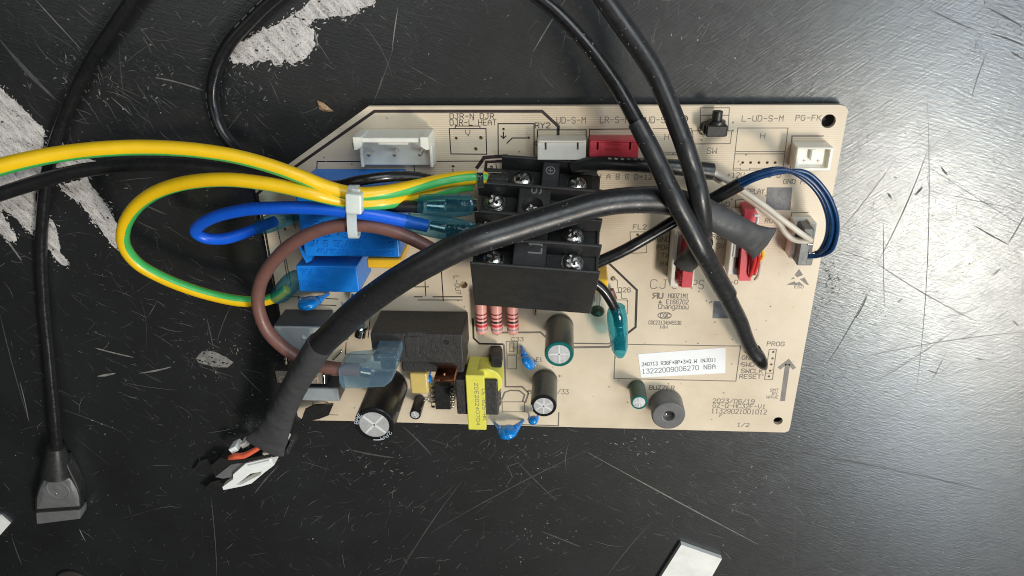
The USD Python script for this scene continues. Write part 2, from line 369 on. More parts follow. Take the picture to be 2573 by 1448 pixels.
def diff(a, *bs):
    def mf(t): return m3.Manifold(m3.Mesh(np.asarray(t.vertices, np.float32), np.asarray(t.faces, np.uint32)))
    r = mf(a)
    for b in bs: r = r - mf(b)
    o = r.to_mesh(); return trimesh.Trimesh(o.vert_properties[:, :3], o.tri_verts, process=False)

# ------------------------------------------------------------------ stroke lettering
G = {
 'A': [[(0, 0), (0, 4), (2, 6), (4, 4), (4, 0)], [(0, 2.6), (4, 2.6)]], 'B': [[(0, 0), (0, 6), (3, 6), (4, 5), (4, 4), (3, 3), (0, 3)], [(3, 3), (4, 2), (4, 1), (3, 0), (0, 0)]],
 'C': [[(4, 5), (3, 6), (1, 6), (0, 5), (0, 1), (1, 0), (3, 0), (4, 1)]], 'D': [[(0, 0), (0, 6), (3, 6), (4, 5), (4, 1), (3, 0), (0, 0)]],
 'E': [[(4, 6), (0, 6), (0, 0), (4, 0)], [(0, 3), (3, 3)]], 'F': [[(4, 6), (0, 6), (0, 0)], [(0, 3), (3, 3)]],
 'G': [[(4, 5), (3, 6), (1, 6), (0, 5), (0, 1), (1, 0), (3, 0), (4, 1), (4, 3), (2.4, 3)]], 'H': [[(0, 0), (0, 6)], [(4, 0), (4, 6)], [(0, 3), (4, 3)]],
 'I': [[(1, 6), (3, 6)], [(2, 6), (2, 0)], [(1, 0), (3, 0)]], 'J': [[(2, 6), (4, 6)], [(3.2, 6), (3.2, 1), (2.2, 0), (1, 0), (0, 1)]],
 'K': [[(0, 0), (0, 6)], [(4, 6), (0, 2.4)], [(1.4, 3.6), (4, 0)]], 'L': [[(0, 6), (0, 0), (4, 0)]], 'M': [[(0, 0), (0, 6), (2, 3), (4, 6), (4, 0)]],
 'N': [[(0, 0), (0, 6), (4, 0), (4, 6)]], 'O': [[(1, 0), (0, 1), (0, 5), (1, 6), (3, 6), (4, 5), (4, 1), (3, 0), (1, 0)]], 'P': [[(0, 0), (0, 6), (3, 6), (4, 5), (4, 4), (3, 3), (0, 3)]],
 'Q': [[(1, 0), (0, 1), (0, 5), (1, 6), (3, 6), (4, 5), (4, 1), (3, 0), (1, 0)], [(2.4, 1.6), (4, 0)]], 'R': [[(0, 0), (0, 6), (3, 6), (4, 5), (4, 4), (3, 3), (0, 3)], [(2, 3), (4, 0)]],
 'S': [[(4, 5), (3, 6), (1, 6), (0, 5), (0, 4), (1, 3), (3, 3), (4, 2), (4, 1), (3, 0), (1, 0), (0, 1)]], 'T': [[(0, 6), (4, 6)], [(2, 6), (2, 0)]],
 'U': [[(0, 6), (0, 1), (1, 0), (3, 0), (4, 1), (4, 6)]], 'V': [[(0, 6), (0, 2), (2, 0), (4, 2), (4, 6)]], 'W': [[(0, 6), (0, 0), (2, 3), (4, 0), (4, 6)]],
 'X': [[(0, 0), (4, 6)], [(0, 6), (4, 0)]], 'Y': [[(0, 6), (2, 3), (4, 6)], [(2, 3), (2, 0)]], 'Z': [[(0, 6), (4, 6), (0, 0), (4, 0)]],
 '0': [[(1, 0), (0, 1), (0, 5), (1, 6), (3, 6), (4, 5), (4, 1), (3, 0), (1, 0)]], '1': [[(1, 5), (2, 6), (2, 0)], [(1, 0), (3, 0)]],
 '2': [[(0, 5), (1, 6), (3, 6), (4, 5), (4, 4), (0, 0), (4, 0)]], '3': [[(0, 6), (4, 6), (2, 3.4), (3, 3.4), (4, 2.4), (4, 1), (3, 0), (1, 0), (0, 1)]],
 '4': [[(3, 0), (3, 6), (0, 2), (4, 2)]], '5': [[(4, 6), (0, 6), (0, 3.4), (3, 3.4), (4, 2.4), (4, 1), (3, 0), (1, 0), (0, 1)]],
 '6': [[(4, 5), (3, 6), (1, 6), (0, 5), (0, 1), (1, 0), (3, 0), (4, 1), (4, 2.4), (3, 3.4), (0, 3)]], '7': [[(0, 6), (4, 6), (1.6, 0)]],
 '8': [[(1, 3.2), (0, 4.2), (0, 5), (1, 6), (3, 6), (4, 5), (4, 4.2), (3, 3.2), (1, 3.2), (0, 2.2), (0, 1), (1, 0), (3, 0), (4, 1), (4, 2.2), (3, 3.2)]],
 '9': [[(0, 1), (1, 0), (3, 0), (4, 1), (4, 5), (3, 6), (1, 6), (0, 5), (0, 3.6), (1, 2.6), (4, 3)]],
 '-': [[(0.4, 3), (3.6, 3)]], '+': [[(0.4, 3), (3.6, 3)], [(2, 1.4), (2, 4.6)]], '/': [[(0, 0), (4, 6)]], '*': [[(0.6, 3), (3.4, 3)], [(1.2, 1.6), (2.8, 4.4)], [(2.8, 1.6), (1.2, 4.4)]],
 '(': [[(3, 6), (2, 5), (2, 1), (3, 0)]], ')': [[(1, 6), (2, 5), (2, 1), (1, 0)]], '.': [[(2, 0), (2, 0.5)]], '%': [[(0, 0), (4, 6)], [(0.5, 5), (1, 5)], [(3, 1), (3.5, 1)]],
 '~': [[(0.4, 0.4), (3.6, 0.4)], [(0.4, 3.4), (3.6, 3.4)], [(2, 1.8), (2, 5)]],
 'c': [[(4, 3.4), (3, 4), (1, 4), (0, 3), (0, 1), (1, 0), (3, 0), (4, 0.6)]], 'h': [[(0, 0), (0, 6)], [(0, 3), (1.4, 4), (3, 4), (4, 3), (4, 0)]],
 'a': [[(0.4, 4), (3, 4), (4, 3), (4, 0), (1, 0), (0, 0.8), (0.6, 2), (4, 2.2)]], 'n': [[(0, 0), (0, 4)], [(0, 3), (1.4, 4), (3, 4), (4, 3), (4, 0)]],
 'g': [[(4, 4), (1, 4), (0, 3), (0, 1), (1, 0), (4, 0)], [(4, 4), (4, -1.4), (3, -2), (1, -2)]], 'z': [[(0, 4), (4, 4), (0, 0), (4, 0)]],
 'o': [[(1, 0), (0, 1), (0, 3), (1, 4), (3, 4), (4, 3), (4, 1), (3, 0), (1, 0)]], 'u': [[(0, 4), (0, 1), (1, 0), (3, 0), (4, 1)], [(4, 4), (4, 0)]],
 'e': [[(0, 2), (4, 2), (4, 3), (3, 4), (1, 4), (0, 3), (0, 1), (1, 0), (3.6, 0)]], ' ': []}
def letters(text, o, ex, ey, sw, adv=5.7):
    """flat lettering: o lower left corner, ex vector of the whole line, ey vector of the cap height; stroke width sw"""
    o, ex, ey = (np.asarray(a, float)[:2] for a in (o, ex, ey)); W = adv * len(text) - (adv - 4); shapes = []
    for i, ch in enumerate(text):
        for st in G.get(ch, []):
            pts = [o + ex * ((x + adv * i) / W) + ey * (y / 6) for x, y in st]
            shapes.append(LineString(pts).buffer(sw / 2, cap_style=1, join_style=1, resolution=2))
    return unary_union(shapes)

# ------------------------------------------------------------------ the table
TB = thing('work_table', 'black coated work table top, scratched and flaked, lying under everything', 'table')
stage.GetPrimAtPath(TB).SetCustomDataByKey('kind', 'structure')
part(TB, 'table_top', trimesh.creation.box((1300, 1100, 30), trimesh.transformations.translation_matrix((0, 0, -15))), 'table', False)

def jag(pix, step=1.2, amp=1.0, seed=0, z=0.0):
    """a ragged outline through pixels on the table"""
    ring = np.array([P(x, y, z)[:2] for x, y in pix] + [P(*pix[0], z)[:2]])
    l = LineString(ring); n = int(l.length / step)
    pts = np.array([l.interpolate(i / n, normalized=True).coords[0] for i in range(n)])
    q = np.c_[pts * 0.55, np.zeros(n)]
    dx = meshkit.fbm(q + 11.3, 4, seed) - 0.5; dy = meshkit.fbm(q + 57.1, 4, seed + 9) - 0.5
    g = Polygon(pts + np.c_[dx, dy] * 2 * amp)
    return g if g.is_valid else g.buffer(0)
def flat(poly, z):
    ms = []
    for q in getattr(poly, 'geoms', [poly]):
        if q.area < 0.01: continue
        v, f = trimesh.creation.triangulate_polygon(q, engine='earcut')
        ms.append(trimesh.Trimesh(np.c_[v, np.full(len(v), z)], f, process=False))
    return trimesh.util.concatenate(ms)
def flakes(base, n, seed, rmax=1.3):
    """islands of coating left standing inside a bare patch are cut out of it"""
    r = np.random.RandomState(seed); x0, y0, x1, y1 = base.bounds
    for _ in range(n):
        c = (r.uniform(x0, x1), r.uniform(y0, y1)); s = r.uniform(0.15, rmax) * r.uniform(0.4, 1); a = r.uniform(0, 6.3)
        k = [(c[0] + s * r.uniform(0.5, 1.3) * math.cos(a + t), c[1] + 0.55 * s * r.uniform(0.5, 1.3) * math.sin(a + t)) for t in np.linspace(0, 5.6, 8)]
        base = base.difference(Polygon(k).buffer(0))
    return base
def sliver(p0, p1, w, bend=0.0, n=5):
    p0, p1 = np.asarray(p0, float), np.asarray(p1, float); d = p1 - p0; L = np.linalg.norm(d) + 1e-9; nn = np.array([-d[1], d[0]]) / L
    t = np.linspace(0, 1, n); c = p0 + d * t[:, None] + nn * (4 * t * (1 - t) * bend)[:, None]
    hw = w / 2 * (0.25 + 0.75 * np.sin(t * math.pi) ** 0.7) * (0.75 + 0.5 * nrs.rand(n))
    v = np.vstack([c + nn * hw[:, None], c - nn * hw[:, None]])
    f = [g for i in range(n - 1) for g in ((i, n + i, n + i + 1), (i, n + i + 1, i + 1))]
    return np.c_[v, np.zeros(len(v))], np.array(f)
def join(sl, z):
    V, F, o = [], [], 0
    for v, f in sl:
        V.append(v); F.append(f + o); o += len(v)
    m = trimesh.Trimesh(np.vstack(V) + (0, 0, z), np.vstack(F), process=False); return m
PATCHES = [([(-70, 150), (0, 218), (45, 262), (90, 308), (116, 328), (108, 375), (140, 372), (155, 352), (165, 378), (240, 405), (215, 420), (130, 425), (92, 470), (88, 570), (80, 590), (45, 555), (10, 525), (-15, 560), (-80, 520)], 70, 0.9),
           ([(145, 462), (185, 458), (215, 445), (232, 470), (262, 505), (285, 545), (296, 570), (300, 625), (285, 620), (262, 590), (230, 545), (205, 515), (170, 490)], 22, 0.9),
           ([(122, 540), (140, 570), (148, 600), (150, 635), (172, 660), (166, 668), (140, 655), (118, 620)], 10, 0.7),
           ([(0, 530), (20, 560), (38, 590), (42, 608), (25, 605), (0, 585), (-30, 560)], 8, 0.8),
           ([(735, 45), (775, 10), (800, -30), (960, -40), (938, 12), (915, 22), (880, 38), (840, 42), (790, 50), (780, 62), (765, 50)], 60, 0.6),
           ([(578, 145), (590, 110), (625, 95), (650, 80), (690, 68), (712, 50), (740, 42), (775, 55), (785, 75), (792, 110), (780, 130), (755, 158), (720, 155), (690, 158), (655, 155), (610, 160), (585, 158)], 130, 1.2)]
for i, (pix, n, amp) in enumerate(PATCHES):
    g = jag(pix, 0.35, amp * 1.3, i)
    rim, L = [], g.exterior.length if g.geom_type == 'Polygon' else 60
    ext = g.exterior if g.geom_type == 'Polygon' else max(g.geoms, key=lambda q: q.area).exterior
    for k in range(int(L * 1.6)):                                  # chips and scrapes running out of its edge
        c = np.array(ext.interpolate(nrs.rand(), normalized=True).coords[0]) + nrs.normal(0, 0.7, 2); a = (-0.85 if i < 4 else 0.6) + nrs.normal(0, 0.6); s = nrs.uniform(0.2, 1.3)
        d = np.array([math.cos(a), math.sin(a)]) * s / 2; v, f = sliver(c - d, c + d, nrs.uniform(0.12, 0.45)); rim.append((v, f))
    part(TB, 'bare_patch', flat(flakes(g, n // 2, 40 + i, 0.8), 0.05), 'bare', False)
    part(TB, 'chipped_edge', join(rim, 0.06), 'bare', False, kind='stuff')
ring = jag([(492, 900), (510, 882), (535, 882), (570, 897), (586, 910), (570, 925), (540, 922), (498, 912)], 0.5, 0.5, 31)
part(TB, 'bare_patch', flat(flakes(ring, 60, 77, 0.9), 0.05), 'scratch_light', False)

T2 = lambda x, y: P(x, y, 0)[:2]
LONG = [((1478, 1138), (1905, 1368), 5, 'scratch_light'), ((240, 875), (335, 898), 6, 'scratch_light'), ((245, 946), (290, 938), 9, 'scratch_light'), ((350, 938), (430, 922), 6, 'scratch_light'),
        ((90, 0), (205, 125), 3, 'scratch_light'), ((0, 100), (140, 250), 12, 'scratch_dim'), ((300, 110), (312, 250), 3, 'scratch_dim'), ((390, 195), (512, 228), 4, 'scratch_light'),
        ((50, 960), (72, 1058), 3, 'scratch_light'), ((8, 590), (55, 655), 7, 'scratch_light'), ((0, 790), (70, 1050), 3, 'scratch_dim'), ((160, 1030), (305, 1085), 3, 'scratch_dim'),
        ((1000, 20), (985, 130), 3, 'scratch_light'), ((985, 130), (935, 265), 3, 'scratch_dim'), ((1340, 130), (1420, 0), 3, 'scratch_light'), ((790, 75), (800, 120), 4, 'scratch_light'),
        ((1010, 1070), (1085, 1145), 5, 'scratch_dim'), ((600, 930), (655, 985), 4, 'scratch_dim'), ((520, 800), (535, 870), 4, 'scratch_dim'), ((580, 770), (545, 860), 3, 'scratch_dim'),
        ((530, 1250), (545, 1448), 3, 'scratch_dim'), ((560, 1240), (640, 1180), 3, 'scratch_dim'), ((1080, 1340), (1500, 1120), 3, 'scratch_dim'), ((1000, 1448), (1160, 1210), 3, 'scratch_dim'),
        ((1360, 1335), (1460, 1375), 6, 'scratch_dim'), ((880, 1130), (990, 1150), 7, 'scratch_dim'), ((1290, 1150), (1400, 1260), 3, 'scratch_dim'), ((1700, 1100), (2573, 1260), 3, 'scratch_dim'),
        ((1985, 1085), (1990, 1448), 3, 'scratch_dim'), ((335, 500), (420, 540), 5, 'scratch_dim'), ((280, 245), (330, 290), 3, 'scratch_light'), ((380, 110), (310, 165), 2, 'scratch_dim'),
        ((1525, 1448), (1640, 1310), 3, 'scratch_dim'), ((640, 1240), (700, 1170), 5, 'scratch_dim'), ((200, 1330), (215, 1360), 4, 'scratch_light'), ((30, 1350), (55, 1420), 4, 'scratch_dim'),
        ((2330, 240), (2300, 1000), 3, 'scratch_dark'), ((2330, 380), (2205, 660), 4, 'scratch_dark'), ((2120, 630), (2200, 660), 3, 'scratch_dark'), ((2200, 660), (2455, 808), 4, 'scratch_dark'),
        ((2320, 410), (2573, 570), 3, 'scratch_dark'), ((2445, 565), (2535, 615), 6, 'scratch_dark'), ((2535, 610), (2573, 545), 5, 'scratch_dark'), ((2110, 580), (2250, 400), 3, 'scratch_dark'),
        ((2070, 925), (2180, 735), 4, 'scratch_dark'), ((2180, 895), (2573, 835), 3, 'scratch_dark'), ((2420, 815), (2200, 960), 3, 'scratch_dark'), ((2335, 480), (2573, 530), 2, 'scratch_dark'),
        ((2480, 20), (2573, 70), 6, 'scratch_dark'), ((2330, 20), (2460, 80), 4, 'scratch_dark'), ((2490, 85), (2573, 115), 6, 'scratch_dark'), ((2540, 130), (2573, 150), 6, 'scratch_dark'),
        ((2480, 130), (2440, 250), 3, 'scratch_dark'), ((2150, 800), (2180, 740), 6, 'scratch_dark'), ((2220, 560), (2222, 770), 3, 'scratch_dark'), ((2340, 960), (2380, 880), 3, 'scratch_dark'),
        ((2330, 930), (2360, 940), 7, 'scratch_dark'), ((2450, 900), (2475, 905), 6, 'scratch_dark'), ((2545, 805), (2560, 820), 8, 'scratch_dark'), ((2255, 760), (2268, 750), 6, 'scratch_dark'),
        ((2495, 690), (2515, 675), 8, 'scratch_dark'), ((2365, 420), (2380, 440), 9, 'scratch_dark'), ((2300, 490), (2318, 470), 10, 'scratch_dark'), ((2230, 485), (2240, 500), 8, 'scratch_dark')]
for a, b, w, look in LONG:
    p0, p1 = T2(*a), T2(*b)
    part(TB, 'scratch', join([sliver(p0, p1, w * (0.075 if look == 'scratch_dark' else 0.11), nrs.uniform(-.03, .03) * np.linalg.norm(p1 - p0), 9)], 0.04), look, False)
sets = {'scratch_light': [], 'scratch_dim': [], 'scratch_dark': []}
for i in range(4200):
    x, y = nrs.uniform(-20, 2600), nrs.uniform(-20, 1470)
    glare = math.exp(-(((x - 2345) / 420) ** 2 + ((y - 600) / 480) ** 2)) + max(0, (x - 1750) / 1100)
    if nrs.rand() < 0.5: L, w = nrs.uniform(0.2, 0.9), nrs.uniform(0.08, 0.32)
    else: L, w = nrs.gamma(1.6, 2.6) + 0.8, nrs.uniform(0.035, 0.12)
    a = nrs.choice([0.6, 2.5, 1.6, -0.5]) + nrs.normal(0, 0.45)
    p = T2(x, y); q = p + L * np.array([math.cos(a), math.sin(a)])
    if glare > 0.75: look = 'scratch_dark'; w *= 0.8
    elif glare > 0.35: look = nrs.choice(['scratch_dim', 'scratch_dark'])
    else: look = nrs.choice(['scratch_light', 'scratch_dim', 'scratch_dim', 'scratch_dim'])
    sets[look].append(sliver(p, q, w, nrs.normal(0, 0.06) * L))
for i in range(520):                                               # clusters of chips on the dark side
    cx, cy = [(560, 235), (620, 240), (150, 170), (390, 200), (230, 210), (1900, 1230), (560, 905), (640, 1100), (1330, 1140), (930, 1160), (1340, 1330), (210, 430), (1600, 1120), (2090, 705)][i % 14]
    p = T2(cx + nrs.normal(0, 45 if cx != 2090 else 16), cy + nrs.normal(0, 35 if cx != 2090 else 30)); a = nrs.uniform(0, 3.1); L = nrs.uniform(0.3, 1.8)
    sets['scratch_dark' if cx == 2090 else nrs.choice(['scratch_light', 'scratch_dim'])].append(sliver(p, p + L * np.array([math.cos(a), math.sin(a)]), nrs.uniform(0.12, 0.5), nrs.normal(0, 0.12)))
for i in range(1500):                                              # rubbing marks, mostly along one direction in each area
    x, y, a, sp = [(2250, 1250, -0.40, 260), (1900, 1250, -0.45, 230), (1350, 1230, 0.5, 260), (900, 1250, 0.7, 240), (2450, 900, 0.5, 220), (2150, 130, 1.0, 230), (1900, 130, 1.05, 180), (400, 850, -0.5, 220), (300, 200, -0.9, 180)][i % 9]
    p = T2(x + nrs.normal(0, sp), y + nrs.normal(0, sp * 0.5)); a = a + nrs.normal(0, 0.28); L = nrs.gamma(1.5, 2.2) + 0.5
    bright = x > 1850
    sets[nrs.choice(['scratch_light', 'scratch_dim']) if not bright else nrs.choice(['scratch_light', 'scratch_light', 'scratch_dark'])].append(sliver(p, p + L * np.array([math.cos(a), math.sin(a)]), nrs.uniform(0.04, 0.13), nrs.normal(0, 0.05) * L))
for k, s in sets.items():
    part(TB, 'fine_scratches', join(s, 0.03), k, False, kind='stuff')
V = []
for i in range(170):
    p = P(nrs.uniform(-10, 2590), nrs.uniform(-10, 1460), 0); s = nrs.uniform(0.08, 0.28)
    m = trimesh.creation.icosphere(subdivisions=1); m.apply_scale((s * nrs.uniform(0.7, 1.5), s, s * 0.6)); m.apply_translation(p + (0, 0, s * 0.4)); V.append(m)
part(TB, 'dust_specks', cat_(*V), 'dust', True, kind='stuff')

# ------------------------------------------------------------------ the circuit board
BRD = thing('circuit_board', 'cream circuit board crowded with soldered components, lying on the black table', 'circuit board', (0, 0, 0))
outline = [B(x, y) for x, y in [(925, 268), (2112, 264), (2126, 268), (2131, 278), (1985, 1074), (1982, 1083), (1972, 1087), (1690, 1080), (1340, 1071), (870, 1058), (762, 1056), (748, 1046), (641, 474)]]
HOLES = [((2082, 305), 17.5), ((1955, 1058), 11.5)]
PADS = [((1146, 348), 4), ((1208, 347), 5), ((1195, 375), 5), ((1265, 325), 3.5), ((1328, 347), 3.5), ((1138, 419), 4), ((1235, 420), 4),
        *[((x, 409), 3.6) for x in (1866, 1886, 1907, 1928, 1948)], ((1943, 885), 3.2), ((1941, 901), 3.2), ((1938, 916), 3.2), ((1935, 932), 3.2), ((1932, 946), 3.2), ((1165, 716), 10), ((1602, 590), 3.5), ((716, 576), 4)]
bp = Polygon(outline)
for (c, r) in HOLES + PADS + [((1720, 299), 5)]:
    p = P(*c); bp = bp.difference(Point(p[:2]).buffer(mm(r, p), 8))
SUB = part(BRD, 'substrate', prism(bp, ZB - 1.6, ZB), 'board', False)
rimp = Polygon(outline)
part(BRD, 'underside_film', prism(rimp.buffer(-0.6).difference(unary_union([Point(P(*c)[:2]).buffer(mm(r, P(*c)) + .2) for c, r in HOLES])), ZB - 1.64, ZB - 1.605), 'fr_edge', False)
V = []
for x, y in [(700, 500), (960, 330), (1200, 330), (1400, 330), (1700, 330), (2050, 400), (2000, 620), (1900, 900), (1850, 1040), (1500, 1040), (1200, 1020), (1000, 1000), (800, 1020), (760, 760), (1100, 700), (1400, 800), (1650, 700), (1500, 900), (900, 600), (1750, 330)]:
    p = P(x, y); V.append(cyl((p[0], p[1], 0.0), (p[0], p[1], ZB - 1.62), 0.9, 0.5, 10))
part(BRD, 'solder_pins', cat_(*V), 'solder', 30, kind='stuff')

def ptext(t, x0, x1, y0, y1, look='ink_mid', sw=1.9, parent=None, flatten=True, y0b=None):
    """silkscreen text between pixel columns x0..x1, cap top y0, baseline y1"""
    o, e, tp = B(x0, y1), B(x1, y1), B(x0, y0)
    if flatten: ex = np.array([e[0] - o[0], 0]); ey = np.array([0, tp[1] - o[1]])
    else: ex, ey = e - o, tp - o
    part(parent or SUB, 'printed_text', sheet(letters(t, o, ex, ey, mm(sw, P(x0, y1))), ZB), look, False)
def pline(pts, w, look='ink', close=False, name='printed_line'):
    q = [B(*p) for p in pts]
    if close: q.append(q[0])
    part(SUB, name, sheet(LineString(q).buffer(mm(w, P(*pts[0])) / 2, cap_style=2, join_style=2), ZB), look, False)
def pbox(x0, y0, x1, y1, w=2.2, look='ink'): pline([(x0, y0), (x1, y0), (x1, y1), (x0, y1)], w, look, True)

pline([(650, 512), (646, 488), (663, 473), (744, 418), (941, 280), (1362, 280), (1403, 318), (1402, 345)], 7)
pline([(650, 505), (668, 590), (690, 720), (712, 850), (742, 1020)], 6)
pline([(1197, 424), (1217, 396), (1275, 392)], 9)
pline([(1218, 440), (1222, 407), (1268, 405)], 7)
pline([(1515, 650), (1527, 659), (1600, 729), (1597, 822), (1583, 833), (1560, 850)], 6)
pline([(1560, 840), (1530, 864), (1440, 863)], 3.5, 'ink_mid')
pline([(1556, 850), (1530, 872), (1440, 873)], 6, 'ink_mid')
pline([(1255, 836), (1358, 835), (1372, 848)], 5, 'ink_mid')
pline([(1188, 800), (1190, 850), (1205, 864), (1265, 865)], 5)
pline([(1129, 323.5), (1221, 323.5), (1223, 388), (1133, 387)], 2.6, close=True)
pline([(1144, 322), (1144, 317), (1206, 317), (1206, 322)], 2.4)
pline([(1252, 390), (1251.5, 311), (1342, 311), (1342, 391)], 2.8)
pline([(1265, 331), (1265, 346)], 3); pline([(1258, 341), (1265, 348), (1272, 341)], 3)
pline([(1273, 361), (1287, 347), (1324, 347)], 3)
pline([(1350.6, 346), (1350.6, 326.5), (1473, 326.5), (1473, 346)], 2.4)
pline([(1481, 346), (1481, 325.5), (1604, 324), (1604, 342)], 2.2)
pline([(1640, 323.5), (1738, 323.5), (1728, 430)], 2, 'ink_mid')
pline([(1640, 384), (1735, 384)], 2, 'ink_mid'); pline([(1640, 389), (1735, 389)], 2, 'ink_mid')
pline([(1760, 330), (1760, 271), (1833, 271), (1829, 330)], 2, 'ink_mid'); pline([(1760, 290), (1832, 290)], 2, 'ink_mid')
pline([(1740, 329), (1839, 329), (1835, 361), (1742, 362)], 2, 'ink_mid', True)
pline([(1854, 322), (1980, 322), (1967, 427), (1842, 428)], 2, 'ink_mid', True)
pline([(1848, 381), (1972, 381)], 2, 'ink_mid'); pline([(1847, 387), (1971, 387)], 2, 'ink_mid')
pline([(1843, 423), (1861, 423), (1861, 428)], 1.6, 'ink_mid'); pline([(1883, 428), (1883, 423), (1931, 423), (1931, 428)], 1.6, 'ink_mid')
pline([(1986, 430), (1990, 342), (2070, 342)], 2.4, 'ink')
pline([(1042, 440), (1040, 406), (1215, 405)], 2.6); pline([(1138, 424), (1138, 440)], 2.4); pline([(1235, 424), (1235, 440)], 2.4)
pline([(795, 440), (797, 406), (915, 406)], 2.6)
pline([(1246, 408), (1249, 440)], 2)
pline([(1583, 583), (1623, 583), (1625, 635), (1586, 637)], 2, 'ink_mid', True)
pline([(1684, 580), (1676, 690)], 3, 'ink_mid'); pline([(1850, 555), (1848, 503), (1905, 498)], 2.4, 'ink_mid'); pline([(1835, 590), (1828, 690)], 3, 'ink_mid')
pline([(1987, 570), (1989, 535), (2032, 534)], 2.4, 'ink_mid')
pline([(1546, 865), (1861, 870), (1849, 958), (1543, 951)], 2.4, 'ink_mid', True)
pline([(1933, 878), (1951, 878), (1941, 954), (1921, 954)], 2, 'ink_mid', True); pline([(1924, 938), (1944, 938)], 1.6, 'ink_mid')
pline([(1966, 1008), (1979, 915)], 12, 'ink_grey', name='printed_arrow'); pline([(1957, 926), (1981, 908), (1996, 927)], 10, 'ink_grey', name='printed_arrow')
for x0, y0, x1, y1 in ((1272, 858, 1300, 890), (1274, 893, 1298, 927), (1262, 1010, 1318, 1035), (1281, 862, 1291, 884)): pbox(x0, y0, x1, y1, 2, 'ink_mid')
pline([(1266, 866), (1269, 930), (1270, 972), (1312, 972), (1328, 988), (1320, 1012)], 4.5, 'ink_mid')
pline([(1255, 1020), (1268, 986), (1282, 981), (1305, 982), (1318, 992), (1313, 1010)], 4, 'ink_mid')
pline([(1300, 1067), (1403, 1070), (1404, 1036)], 3, 'ink_mid')
pline([(1109, 680), (1114, 757)], 2.8); pline([(1087, 746), (1162, 746)], 3); pline([(1050, 754), (1162, 754)], 2.4); pline([(1040, 721), (1078, 721)], 2.4); pline([(1068, 707), (1070, 745)], 2.4)
pline([(1040, 746), (1062, 746)], 3)
for q in ([(694, 560), (712, 640), (722, 700)], [(737, 540), (742, 575)], [(716, 640), (732, 720)], [(870, 860), (868, 890), (935, 892)], [(930, 800), (925, 850)]): pline(q, 2.2, 'ink')
pline([(720, 745), (850, 752)], 2.4); pline([(765, 765), (845, 768)], 2.4)
pline([(760, 1040), (850, 1043)], 2, 'ink_mid')
pline([(1545, 700), (1552, 706), (1551, 725)], 2, 'ink_mid'); pline([(1545, 754), (1577, 754), (1576, 790)], 2, 'ink_mid'); pline([(1548, 736), (1562, 736), (1562, 750), (1575, 750)], 2, 'ink_mid')
ctr, rr = B(1720, 299), mm(9, P(1720, 299))
part(SUB, 'printed_ring', sheet(Point(ctr).buffer(rr, 10).difference(Point(ctr).buffer(rr * 0.72, 10)), ZB), 'ink', False)
